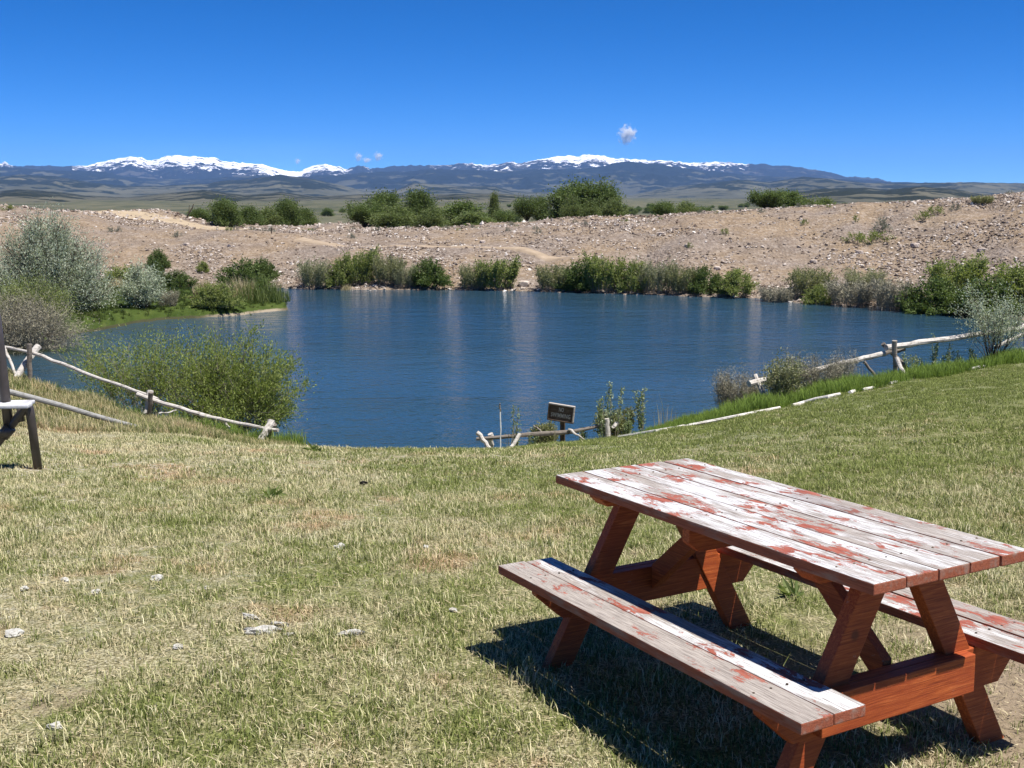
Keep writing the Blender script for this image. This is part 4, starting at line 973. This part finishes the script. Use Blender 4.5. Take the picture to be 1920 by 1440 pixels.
# centre fence
yc = 22.3; x0 = P(1000, 830, yc); cf = thing('rail_fence', 'low broken pole fence at the water on both sides of the sign', 'fence', (x0[0], x0[1], float(height(x0[0], x0[1]))))
pts = [(893, 823), (935, 820), (976, 816), (1010, 814), (1045, 812), (1076, 809), (1100, 804), (1128, 798)]
q_ = [Vector(P(a, b_, yc + .3 + i * .03)) - cf.location for i, (a, b_) in enumerate(pts)]
obj('rail', MB().tube(q_, [.036, .04, .045, .052, .055, .048, .04, .034], 9, True, .1).me('rail', MPO), cf)['label'] = 'crooked dark weathered rail'
pole(cf, 'post', P(895, 810, yc - .1), gnd(930, 842, yc - .3), .05, ML); pole(cf, 'post', P(920, 812, yc + .4), gnd(922, 838, yc + .5), .058, ML)
pole(cf, 'post', P(974, 815, yc + .1), gnd(946, 842, yc - .2), .042, ML); pole(cf, 'brace', P(1067, 805, yc + .4), P(1098, 826, yc), (.03, .012), ML)
pole(cf, 'post', P(1137, 786, yc + .4), gnd(1141, 822, yc + .4), (.05, .062), ML); pole(cf, 'brace', P(1000, 797, yc + .5), P(1020, 812, yc + .4), (.014, .02), MLD)
pole(cf, 'brace', P(1156, 795, yc + .6), P(1150, 801, yc + .5), .045, ML)
st = thing('thin_stake', 'thin white stake with a dark top left of the sign', 'stake', gnd(939, 835, 22.1))
pole(st, 'rod', P(937.5, 768, 22.1), tuple(st.location), .014, m_solid('white_rod', (.75, .75, .73), .5), wob=0); pole(st, 'cap', P(937.2, 756, 22.1), P(937.5, 771, 22.1), .018, MPO, wob=0)
# right fence
ya, yb, yd = 24.2, 26.2, 28.5; x0 = P(1680, 690, yb); rf_ = thing('rail_fence', 'pale pole fence along the right shore in the tall grass', 'fence', (x0[0], x0[1], float(height(x0[0], x0[1]))))
pole(rf_, 'rail', P(1404, 720, ya), P(1552, 689, ya + 1.2), .072, ML, seg=9); pole(rf_, 'rail', P(1540, 691, ya + 1.1), P(1658, 663, yb - .1), (.068, .06), ML, seg=9)
pole(rf_, 'rail', P(1652, 664, yb + .05), P(1697, 655, yb + .3), .055, MPO); pole(rf_, 'rail', P(1662, 652, yb - .2), P(1925, 613, yd), (.072, .062), ML, seg=14)
pole(rf_, 'post', P(1677, 638, yb - .42), gnd(1681, 690, yb - .3), .062, MLD); pole(rf_, 'post', P(1681, 672, yb - .5), gnd(1702, 708, yb - .9), .056, ML)
pole(rf_, 'post', P(1655, 645, yb + .35), gnd(1724, 686, yb + .6), .055, MPO); pole(rf_, 'brace', P(1620, 677, yb - .4), gnd(1656, 700, yb - .6), .036, MPO)
pole(rf_, 'post', P(1416, 703, ya + .2), gnd(1441, 758, ya - .2), .055, ML); pole(rf_, 'rail', P(1868, 650, yd - .4), P(1925, 623, yd - .2), .05, ML)
pole(rf_, 'post', P(1918, 606, yd + .1), gnd(1930, 668, yd), .06, ML)
pole(rf_, 'rail', P(1916, 612, yd), P(2160, 590, yd + 3), .06, ML)
# logs laid as an edging on the right lawn
logs = [((1160, 823), (1302, 799), (1462, 768), 'long white log edging the lawn beside the tall grass, lowest one'), ((1486, 763), (1530, 752), (1575, 742), 'white edging log with a grey broken end, second one up the slope'),
        ((1617, 734), (1632, 731), (1648, 727), 'short white edging log in the middle of the slope'), ((1593, 739), (1598, 737), (1603, 736), 'stub of white log between two longer edging logs'),
        ((1815, 695), (1832, 692), (1851, 688), 'last small white log piece at the top of the slope'), ((1668, 722), (1676, 720), (1683, 719), 'small white log chip in the short grass')]
for a, b_, c, lab in logs:
    ps = [Vector(hit(*q, 12)) + Vector((0, 0, .030)) for q in (a, ((a[0] + b_[0]) / 2, (a[1] + b_[1]) / 2), b_, ((b_[0] + c[0]) / 2, (b_[1] + c[1]) / 2), c)]
    tag(obj('edging_log', MB().tube(ps, [.040, .038, .042, .037, .033], 9, True, .16).me('edging_log', MLP)), lab, 'log')

# sign
MSB = NT('brown_sign_board', .85, .15); pb = MSB.pos((3, 30, 22), True); MSB.color(MSB.ramp(MSB.noise(pb, 1.5, 5, .65), [(.32, (.055, .035, .024)), (.52, (.11, .078, .055)), (.7, (.19, .15, .115))])).bump(MSB.noise(pb, 3, 4), .5, .004)
ys_ = 22.9; gp = P(1054.5, 829, ys_)
sg = thing('wooden_sign', 'brown framed wooden NO SWIMMING sign on a post at the lake edge', 'sign', (gp[0], gp[1], float(height(gp[0], gp[1]))), 0)
cpos = Vector(P(1052, 774.5, ys_ - .06)) - sg.location
hb = bpy.data.objects.new('board', timber('board', [(-.262, -.160), (.262, -.160), (.262, .160), (-.262, .160)], .035, MSB.m, .003)); col.objects.link(hb); hb.parent = sg
mr = Matrix.Translation(cpos) @ Matrix.Rotation(-.30, 4, 'Z') @ Matrix.Rotation(.105, 4, 'Y') @ Matrix.Rotation(0, 4, 'X')
hb.matrix_local = mr
MFR = m_pale_log('sign_frame_wood', (.16, .125, .10), (.42, .38, .34))
for (a, c) in (((-.284, .160), (.284, .185)), ((-.284, -.185), (.284, -.160)), ((-.284, -.1595), (-.2625, .1595)), ((.2625, -.1595), (.284, .1595))):
    me = timber('frame_board', [(a[0], a[1]), (c[0], a[1]), (c[0], c[1]), (a[0], c[1])], .085, MFR if (a[1] > .1 or a[0] > .2) else MSB.m, .002)
    o_ = obj('frame_board', me, sg); o_.matrix_local = mr @ Matrix.Translation((0, -.035, 0))
MLT = m_pale_log('routed_letter_wood', (.30, .27, .23), (.50, .47, .42))
for txt, zc, wd in (('NO', .030, .105), ('SWIMMING', -.098, .42)):
    cu = bpy.data.curves.new('lettering', 'FONT'); cu.body = txt; cu.size = .125; cu.align_x = 'CENTER'; cu.extrude = .003; cu.space_character = 1.12; cu.offset = .0022
    tmp = bpy.data.objects.new('tmp', cu); col.objects.link(tmp); bpy.context.view_layer.update()
    me = bpy.data.meshes.new_from_object(tmp.evaluated_get(bpy.context.evaluated_depsgraph_get())); bpy.data.objects.remove(tmp); bpy.data.curves.remove(cu)
    xs = [v.co.x for v in me.vertices]; k = wd / (max(xs) - min(xs)); me.transform(Matrix.Scale(k, 4, (1, 0, 0))); me.materials.clear(); me.materials.append(MLT)
    me.name = 'lettering'; o_ = obj('lettering', me, hb); o_.matrix_local = Matrix.Translation((0, -.004, zc)) @ Matrix.Rotation(math.pi / 2, 4, 'X')
    o_['label'] = 'carved word ' + txt
pm = timber('post', [(-.045, -.35), (.045, -.35), (.045, .9), (-.045, .9)], .09, MSB.m, .004)
o_ = obj('post', pm, sg); bz = cpos.z - .185; pm.transform(Matrix.Translation((0, 0, 0)))
for v in pm.vertices:
    if v.co.z > .5: v.co.z = cpos.z - .10
o_.location = (cpos.x + .025, cpos.y + .045, 0); o_.rotation_euler = (0, 0, -.35)

# ------------------------------------------------------------------ waterside plants near the sign and on the right bank
def stalk(name, h, n, seed, m, lean=.12, ls=.05, lw=.022, nl=46, r0=.008):
    r = np.random.default_rng(seed); mb = MB(); C = []; D = []
    for i in range(n):
        a = r.uniform(0, 6.28); q = r.uniform(.02, .2) * h; b0 = np.array([math.cos(a) * q * .5, math.sin(a) * q * .5, 0]); tip = np.array([math.cos(a) * q + r.normal(0, lean) * h * .5, math.sin(a) * q, h * r.uniform(.5, 1)])
        t_ = np.linspace(0, 1, 6)[:, None]; path = b0 + (tip - b0) * t_ + r.normal(0, .012, (6, 3)); mb.tube(path, np.linspace(r0, r0 * .4, 6), 4, False)
        u = r.uniform(.15, 1, nl)[:, None]; c = b0 + (tip - b0) * u + r.normal(0, .02, (nl, 3)); d = r.normal(0, .6, (nl, 3)); d[:, 2] += .8
        C.append(c); D.append(d)
    C = np.concatenate(C); D = np.concatenate(D); V, Fc = leaves(C, D, ls, lw, r)
    return mb.me(name + '_stems', BARKG, True), mesh(name + '_leaves', V, Fc, [m], False, {'rnd': ('FACE', r.random(len(C)))})
sap = [(962, 752, 22.6, 3, 'thin leafy stems between the white stake and the sign'), (1152, 703, 22.9, 5, 'tallest leafy silver stem right of the sign'), (1128, 742, 22.7, 5, 'leafy stem group just left of the tallest one'),
       (1206, 720, 23.4, 6, 'leafy stems standing between the tallest stem and the dry stalks'), (992, 790, 22.7, 3, 'short leafy sprig in front of the crooked rail'), (1092, 795, 22.8, 4, 'low leafy sprig right of the sign post'), (1176, 770, 22.8, 6, 'bushy low leafy stems at the log end')]
MSAP = leaf_mat('sapling_leaf', (.14, .19, .08), (.27, .33, .17), (.46, .50, .34), .35)
for i, (px, tprow, y, n, lab) in enumerate(sap):
    x = P(px, 800, y)[0]; z = float(height(x, y)); h = P(px, tprow, y)[2] - z
    plant('leafy_stems', lab, 'plant', (x, y, z - .02), stalk('sapling', h, n, 100 + i, MSAP, nl=int(58 + 32 * h), ls=.060, lw=.028), 0, (1, 1, 1), None, ('stems', 'leaves'))
# dark low brush at the water left and right of the sign post
for i, (a, b_, tp_, y, k, lab) in enumerate([(1002, 1040, 798, 23.6, 'o1', 'low dark brush under the sign, left of its post'), (1120, 1190, 776, 23.6, 'o1', 'grey-green brush at the lower end of the long white log'),
      (1340, 1425, 705, 25.8, 't1', 'bare reddish-grey bramble at the left end of the right fence'), (1436, 1500, 680, 23.8, 'p1', 'yellow-green leafy bush hiding the fence rail'),
      (1470, 1600, 672, 25.0, 't1', 'tangled dead stems around the right fence rail')]):
    (ms_, w0, h0) = kind_meshes(k); cx = (a + b_) / 2; x = P(cx, 750, y)[0]; z = float(height(x, y)); H_ = P(cx, tp_, y)[2] - z; W_ = sz(b_ - a, y)
    lm = plant_meshes('bank_brush', W_ * 1.15, W_ * .7, H_ * 1.12, 44 if k != 't1' else 130, 14, 10, .060, .030 if k != 't1' else .009, {'o1': LM['olive'], 't1': LM['twig'], 'p1': LM['pale']}[k], BARKG, 200 + i, stem_r=.007, shape='fan', up=.8, jit=.25, base=.3)
    plant('bank_brush', lab, 'shrub', (x, y, z - .03), lm, 0)
# silvery sapling at right
x, y = P(1866, 660, 27.3)[0], 27.3; z = float(height(x, y)); H_ = P(1866, 536, y)[2] - z
plant('silver_olive_sapling', 'young silver-leaved tree leaning over the right fence', 'tree', (x, y, z - .05), plant_meshes('sapling_tree', 1.9, 1.4, H_, 34, 20, 12, .058, .022, LM['silver'], BARK, 301, stem_r=.014, low=.3, up=.4, jit=.2, shape='fan', gaps=.5), .4)
for i, (px, tprow, y) in enumerate([(1750, 622, 27), (1775, 640, 27.2), (1720, 650, 27.1), (1822, 650, 27.4), (1700, 660, 27.1), (1795, 655, 27.3)]):
    x = P(px, 680, y)[0]; z = float(height(x, y)); h = P(px, tprow, y)[2] - z
    plant('leafy_stems', ['pale leafy stem tuft in the grass right of the fence post', 'thin weed stems below the long right rail', 'short weed stems nearest the fence post', 'weed stems left of the silvery sapling', 'weed sprig behind the crossed fence logs', 'weed sprig under the middle of the long right rail'][i], 'plant', (x, y, z), stalk('weed', h, 6, 400 + i, MSAP, nl=60, ls=.055, lw=.028), 0, (1, 1, 1), None, ('stems', 'leaves'))
# bare dry stalks standing above the bank
MDG = LM['drygrass']
for i, (px, tprow, y, n, w_, lab) in enumerate([(958, 738, 22.5, 4, .15, 'single tall dry stalk left of the sign'), (1246, 728, 23.6, 16, .5, 'bare reddish dry stalks right of the leafy stems'), (1440, 645, 25.4, 26, 1.1, 'tall bare stalks above the fence end'),
       (1568, 628, 26.3, 18, .5, 'tallest pale dry stalks before the water on the right'), (1500, 668, 25.7, 40, 1.6, 'dry grass heads in the tangle by the fence'), (1620, 672, 26.6, 30, 1.0, 'dry stalks left of the fence post'), (1042, 775, 22.4, 3, .08, 'thin stalk crossing the sign')]):
    x = P(px, 800, y)[0]; z = float(height(x, y)); h = P(px, tprow, y)[2] - z
    tag(obj('dry_stalks', reeds('dry_stalks', n * 2, w_, .4, h, MDG, 500 + i, .10, .012), None, (x, y, z)), lab, 'dry stalks')

# ------------------------------------------------------------------ lawn blades
def blade_tuft(name, n, R, h0, h1, wd, seed, m, bend=.6):
    r = np.random.default_rng(seed); bx, by = r.uniform(-R, R, n), r.uniform(-R, R, n); h = r.uniform(h0, h1, n); a = r.uniform(0, 6.28, n); bn = h * r.uniform(.15, bend * 1.4, n)
    dx, dy = np.cos(a), np.sin(a); wx, wy = -dy * wd / 2, dx * wd / 2; z0 = np.full(n, -.01)
    def row(f, zf, k): return np.stack([bx + dx * bn * f + wx * k, by + dy * bn * f + wy * k, zf], -1)
    V = np.stack([row(0, z0, -1), row(0, z0, 1), row(.3, h * .55, .85), row(.3, h * .55, -.85), row(1, h * .92, 0)], 1).reshape(-1, 3)
    i = np.arange(n)[:, None] * 5; Fc = np.concatenate([i + np.array([[0, 1, 2]]), i + np.array([[0, 2, 3]]), i + np.array([[3, 2, 4]])])
    return mesh(name, V, Fc, [m], True, {'rnd': ('FACE', np.tile(r.random(n), 3))})
def scatter(name, pts, rot, scl, protos, seed):
    """one stuff object: points carrying instances of a few tuft meshes"""
    me = bpy.data.meshes.new(name); me.vertices.add(len(pts)); me.vertices.foreach_set('co', np.asarray(pts, np.float32).ravel())
    for k, a in (('rot', rot), ('scl', scl)): at = me.attributes.new(k, 'FLOAT', 'POINT'); at.data.foreach_set('value', np.asarray(a, np.float32))
    o = obj(name, me); g = bpy.data.node_groups.new(name, 'GeometryNodeTree')
    g.interface.new_socket('Geometry', in_out='INPUT', socket_type='NodeSocketGeometry'); g.interface.new_socket('Geometry', in_out='OUTPUT', socket_type='NodeSocketGeometry')
    N = g.nodes; gi = N.new('NodeGroupInput'); go = N.new('NodeGroupOutput'); cl = bpy.data.collections.new(name + '_protos')
    gtg = N.new('GeometryNodeGeometryToInstance')
    for p in protos:
        po = bpy.data.objects.new(p.name, p); cl.objects.link(po)
        oi = N.new('GeometryNodeObjectInfo'); oi.inputs['Object'].default_value = po; g.links.new(oi.outputs['Geometry'], gtg.inputs[0])
    iop = N.new('GeometryNodeInstanceOnPoints'); g.links.new(gi.outputs[0], iop.inputs['Points']); g.links.new(gtg.outputs[0], iop.inputs['Instance']); iop.inputs['Pick Instance'].default_value = True
    rv_ = N.new('FunctionNodeRandomValue'); rv_.data_type = 'INT'; rv_.inputs[4].default_value = 0; rv_.inputs[5].default_value = len(protos) - 1; rv_.inputs['Seed'].default_value = seed
    g.links.new(rv_.outputs[2], iop.inputs['Instance Index'])
    ar = N.new('GeometryNodeInputNamedAttribute'); ar.data_type = 'FLOAT'; ar.inputs['Name'].default_value = 'rot'; cx = N.new('ShaderNodeCombineXYZ'); g.links.new(ar.outputs['Attribute'], cx.inputs[2])
    e2r = N.new('FunctionNodeEulerToRotation'); g.links.new(cx.outputs[0], e2r.inputs[0]); g.links.new(e2r.outputs[0], iop.inputs['Rotation'])
    as_ = N.new('GeometryNodeInputNamedAttribute'); as_.data_type = 'FLOAT'; as_.inputs['Name'].default_value = 'scl'; g.links.new(as_.outputs['Attribute'], iop.inputs['Scale'])
    g.links.new(iop.outputs[0], go.inputs[0]); md = o.modifiers.new('scatter', 'NODES'); md.node_group = g
    return tag(o, kind='stuff')
MGB = m_grass('lawn_blades', (.10, .135, .028), (.29, .33, .095), (.64, .58, .35), -.03, .28)
MGF = m_grass('tall_green_blades', (.10, .17, .025), (.24, .34, .065), (.50, .45, .24), -.40, .45)
MGD = m_grass('bank_blades', (.12, .16, .04), (.25, .28, .09), (.50, .43, .24), -.12, .35)
def lawn_pts(y0, y1, dens, seed, cond=None, ext=.9):
    r = np.random.default_rng(seed); b1, b0 = .60, -.60
    n = int(dens * ((y1 + 3) ** 2 - (y0 + 3) ** 2) / 2 * 1.2)
    y = np.sqrt(r.uniform((y0 + 3) ** 2, (y1 + 3) ** 2, n)) - 3; x = r.uniform(b0, b1, n) * (y + 3 - 1.)
    z = lawn_z(x, y); k = z > LAKE + .12
    if cond is not None: k &= cond(x, y, z, r)
    return np.stack([x, y, z], -1)[k], r
bcol_ = lambda x, y: 960 + x / np.maximum(y, .5) * F * CP
def mown_edge(px): return np.interp(px, [-700, 0, 150, 280, 420, 520, 700, 930, 1060, 1160, 1300, 1450, 1600, 1750, 1920, 2600], [15, 15.2, 15.8, 17, 17.5, 18.5, 19.5, 20, 20.5, 20.2, 21.2, 21.8, 22.3, 24.2, 26.2, 28])
mow = lambda x, y, z, r: (y < mown_edge(bcol_(x, y)) + .3 * fbm(x, y, 5, 2)) & (r.random(len(x)) < np.clip(1.0 - 1.0 * np.clip(fbm(x * .9, y * .9, 71, 4) - .05, 0, 1) * 2.2, .45, 1) * np.clip(.25 + 1.0 * np.maximum(np.hypot(x - 2.35, y - 3.9) - .45 + .5 * fbm(x * 2, y * 2, 77, 3), 0), .25, 1))
A1 = [blade_tuft('blade_tuft', 52, .085, .014, .042, .0034, s, MGB, .9) for s in range(6)]
A2 = [blade_tuft('blade_tuft_far', 50, .12, .018, .045, .0065, 20 + s, MGB, .8) for s in range(4)]
A3 = [blade_tuft('tall_tuft', 40, .14, .12, .34, .010, 40 + s, MGF, .45) for s in range(4)]
A4 = [blade_tuft('bank_tuft', 44, .16, .06, .20, .010, 60 + s, MGD, .6) for s in range(4)]
A5 = [blade_tuft('long_tuft', 46, .05, .04, .085, .0034, 80 + s, MGB, .75) for s in range(4)]
pts, r = lawn_pts(2.0, 9.5, 125, 1, mow); scatter('lawn_grass', pts, r.uniform(0, 6.28, len(pts)), r.uniform(.7, 1.25, len(pts)), A1, 1)
pts, r = lawn_pts(2.0, 10, 9, 7, lambda x, y, z, r: mow(x, y, z, r) & (r.random(len(x)) < np.clip(.35 + 2 * fbm(x * 1.2, y * 1.2, 75, 3), 0.03, 1))); scatter('longer_grass', pts, r.uniform(0, 6.28, len(pts)), r.uniform(.6, 1.3, len(pts)), A5, 7)
pts, r = lawn_pts(9.5, 28, 60, 2, mow); scatter('lawn_grass_beyond', pts, r.uniform(0, 6.28, len(pts)), r.uniform(.6, 1.05, len(pts)), A2, 2)
right_tall = lambda x, y, z, r: (y > mown_edge(bcol_(x, y))) & (bcol_(x, y) > 1190) & (z > LAKE + .15)
pts, r = lawn_pts(19, 40, 34, 3, right_tall); scatter('tall_shore_grass', pts, r.uniform(0, 6.28, len(pts)), r.uniform(.6, 1.15, len(pts)) * np.clip((bcol_(pts[:, 0], pts[:, 1]) - 1150) / 250, .4, 1), A3, 3)
left_bank = lambda x, y, z, r: (y > mown_edge(bcol_(x, y)) - .3) & (bcol_(x, y) < 1190)
pts, r = lawn_pts(14, 34, 34, 4, left_bank); sc_ = r.uniform(.5, 1.1, len(pts)) * np.interp(bcol_(pts[:, 0], pts[:, 1]), [200, 500, 600, 1190], [1, .7, .38, .45]); scatter('bank_grass', pts, r.uniform(0, 6.28, len(pts)), sc_, A4, 4)
pts, r = lawn_pts(20, 34, 16, 14, lambda x, y, z, r: (z < LAKE + 1.3) & (bcol_(x, y) < 560)); scatter('shore_grass', pts, r.uniform(0, 6.28, len(pts)), r.uniform(.6, 1.2, len(pts)), A3, 14)
r = np.random.default_rng(9); n = 9000; yy = r.uniform(41, 76, n); xx = r.uniform(-.62, -.19, n) * yy; z_ = spit_z(xx, yy); k = z_ > LAKE + .2
MGP2 = m_grass('point_blades', (.030, .055, .010), (.085, .12, .025), (.22, .20, .09), -.45, .4)
A6 = [blade_tuft('point_tuft', 40, .14, .12, .34, .012, 90 + s_, MGP2, .45) for s_ in range(3)]
scatter('point_grass', np.stack([xx, yy, z_], -1)[k], r.uniform(0, 6.28, k.sum()), r.uniform(.3, .8, k.sum()), A6, 9)
# dry stems and clippings lying in the near lawn
r = np.random.default_rng(12); n = 60000; y = 2.2 + 11 * r.random(n) ** 1.3; x = r.uniform(-.56, .56, n) * (y + 1); z_ = lawn_z(x, y) + .012
L_ = r.uniform(.012, .048, n); a = r.uniform(0, 6.28, n); w_ = .0022
V = np.stack([np.stack([x - np.sin(a) * w_, y + np.cos(a) * w_, z_], -1), np.stack([x + np.cos(a) * L_, y + np.sin(a) * L_, z_ + r.uniform(-.003, .022, n)], -1), np.stack([x + np.sin(a) * w_, y - np.cos(a) * w_, z_ + .002], -1)], 1).reshape(-1, 3)
tag(obj('dry_clippings', mesh('dry_clippings', V, np.arange(n * 3).reshape(n, 3), [LM['drygrass']], False, {'rnd': ('FACE', r.random(n))})), kind='stuff')

# cotton fluff lying on the lawn
MC = NT('cotton_fluff', 1., .05); MC.color(MC.ramp(MC.noise(MC.pos(), 60, 4), [(.3, (.30, .28, .24)), (.6, (.52, .51, .47))])); MC.bump(MC.noise(MC.pos(), 180, 4), 1., .006)
def fluff(w_, seed):
    import bmesh
    bm = bmesh.new(); bmesh.ops.create_icosphere(bm, subdivisions=3, radius=w_ / 2)
    for v in bm.verts:
        c = v.co.normalized(); k = 1 + .8 * (vnoise([c.x * 1.6 + seed * 3.7 + c.z], [c.y * 1.6 + c.z * .7], seed)[0] - .5) + R_.uniform(-.16, .16)
        v.co *= k; v.co.z *= .6
    me = bpy.data.meshes.new('cotton_fluff'); bm.to_mesh(me); bm.free(); me.materials.append(MC.m); return me
fl = [(45, 1107, .045, 'small white fluff tuft near the left edge, left of two others'), (122, 1092, .05, 'white fluff tuft, second from the left in the upper row'), (180, 1117, .05, 'white fluff tuft, third from the left in the upper row'),
      (293, 1090, .075, 'largest oval white fluff tuft in the left lawn'), (387, 1108, .035, 'tiny white fluff tuft right of the largest one'), (637, 1029, .075, 'white fluff tuft highest up in the middle of the lawn'),
      (799, 1029, .04, 'small pale fluff tuft left of the table'), (26, 1194, .08, 'ragged white fluff tuft at the left edge'), (335, 1219, .055, 'slim white fluff tuft below the middle of the left lawn'),
      (492, 1191, .10, 'long white fluff streak in the bare patch'), (527, 1177, .05, 'small white fluff tuft just above the long streak'), (469, 1163, .06, 'white fluff tuft above and left of the long streak'),
      (659, 1191, .065, 'lone white fluff tuft right of the long streak'), (105, 1377, .055, 'white fluff tuft nearest the lower left corner'), (851, 1152, .04, 'small white fluff tuft just left of the table shadow'),
      (545, 1198, .03, 'tiny fluff dot right of the long streak')]
for i, (px, rw, s, lab) in enumerate(fl):
    p = hit(px, rw, 2.2, 20); o_ = obj('cotton_fluff', fluff(s, i + 2), None, (p[0], p[1], p[2] + .009)); o_.scale = (1.7 if 'long' in lab else .9, (.6 if 'slim' in lab else .8) * (.5 if 'long' in lab else 1), .8); o_.rotation_euler = (0, 0, R_.uniform(-.4, .4))
    tag(o_, lab, 'fluff')
p = hit(682, 913, 4, 20); tag(obj('dark_clod', fluff(.055, 77), None, (p[0], p[1], p[2] + .03)), 'single small dark clod on the lawn beyond the bare patches', 'clod'); bpy.data.objects['dark_clod'].data.materials[0] = m_solid('dark_clod_soil', (.02, .018, .015), .9)
# broad-leaved weeds in the lawn
def rosette(seed, n=16, L0=.09):
    r = np.random.default_rng(seed); a = r.uniform(0, 6.28, n); e = r.uniform(.1, .9, n); d = np.stack([np.cos(a) * np.cos(e), np.sin(a) * np.cos(e), np.sin(e)], -1)
    V, Fc = leaves(r.normal(0, .02, (n, 3)) * [1, 1, .2], d * 4, L0, L0 * .35, r); return mesh('weed', V, Fc, [LM['reed']], False, {'rnd': ('FACE', r.random(n))})
for i, (px, rw, s, lab) in enumerate([(505, 935, 1.2, 'broad-leaved weed beside the bare patch far up the lawn'), (592, 848, 1.4, 'green weed tuft near the brink of the lawn'), (1480, 1120, 1.0, 'broad-leaved weed in the lawn behind the table top')]):
    p = hit(px, rw, 2.5, 20); o_ = obj('lawn_weed', rosette(i), None, (p[0], p[1], p[2] + .01)); o_.scale = (s,) * 3; tag(o_, lab, 'weed')

# ------------------------------------------------------------------ small clouds
MCL = bpy.data.materials.new('cloud'); MCL.use_nodes = True; ct = MCL.node_tree; ct.nodes.remove(ct.nodes['Principled BSDF'])
pv = ct.nodes.new('ShaderNodeVolumePrincipled'); pv.inputs['Color'].default_value = (1, 1, 1, 1)
gn = ct.nodes.new('ShaderNodeTexCoord'); vl = ct.nodes.new('ShaderNodeVectorMath'); vl.operation = 'LENGTH'; ct.links.new(gn.outputs['Object'], vl.inputs[0])
nz = ct.nodes.new('ShaderNodeTexNoise'); ct.links.new(gn.outputs['Object'], nz.inputs['Vector']); nz.inputs['Scale'].default_value = 2.6; nz.inputs['Detail'].default_value = 5
def mth(op, a, b):
    q = ct.nodes.new('ShaderNodeMath'); q.operation = op
    for i, v in ((0, a), (1, b)):
        if hasattr(v, 'links'): ct.links.new(v, q.inputs[i])
        else: q.inputs[i].default_value = v
    return q.outputs[0]
fall = mth('SUBTRACT', 1., vl.outputs['Value']); dn = mth('ADD', fall, mth('MULTIPLY', mth('SUBTRACT', nz.outputs[0], .62), 2.6)); dn = mth('MAXIMUM', mth('MULTIPLY', dn, .03), 0.)
ct.links.new(dn, pv.inputs['Density']); ct.links.new(pv.outputs[0], ct.nodes['Material Output'].inputs['Volume'])
import bmesh
bm = bmesh.new(); bmesh.ops.create_icosphere(bm, subdivisions=2, radius=1); cme = bpy.data.meshes.new('cloud'); bm.to_mesh(cme); bm.free(); cme.materials.append(MCL)
for px, rw, w_, h_, lab in [(1176, 252, 34, 36, 'small white wisp of cloud high above the right snow field'), (672, 294, 16, 18, 'left puff of the pair of clouds above the middle peaks'), (688, 300, 18, 10, 'faint puff between the pair of clouds'), (709, 293, 18, 18, 'right puff of the pair of clouds above the middle peaks'), (558, 302, 12, 12, 'faintest cloud puff left of the pair')]:
    D_ = 34000; p = P(px, rw, D_); o_ = obj('cloud', cme, None, p); o_.scale = (sz(w_, D_) * .62, sz(w_, D_) * .5, sz(h_, D_) * .62); tag(o_, lab, 'cloud')

# ------------------------------------------------------------------ the air: thin blue haze over the whole valley
MH = bpy.data.materials.new('haze'); MH.use_nodes = True; ht = MH.node_tree; ht.nodes.remove(ht.nodes['Principled BSDF'])
hv = ht.nodes.new('ShaderNodeVolumePrincipled'); hv.inputs['Color'].default_value = (.27, .50, 1, 1); hv.inputs['Density'].default_value = 2.1e-5
ht.links.new(hv.outputs[0], ht.nodes['Material Output'].inputs['Volume'])
hx0, hx1, hy0, hy1, hz0, hz1 = -31500, 31500, -3000, 31800, -31.5, 1250
HB_ = [(hx0, hy0, hz0), (hx1, hy0, hz0), (hx1, hy1, hz0), (hx0, hy1, hz0), (hx0, hy0, hz1), (hx1, hy0, hz1), (hx1, hy1, hz1), (hx0, hy1, hz1)]
tag(obj('haze', mesh('haze', HB_, [(0, 3, 2, 1), (4, 5, 6, 7), (0, 1, 5, 4), (1, 2, 6, 5), (2, 3, 7, 6), (3, 0, 4, 7)], [MH])), kind='stuff')
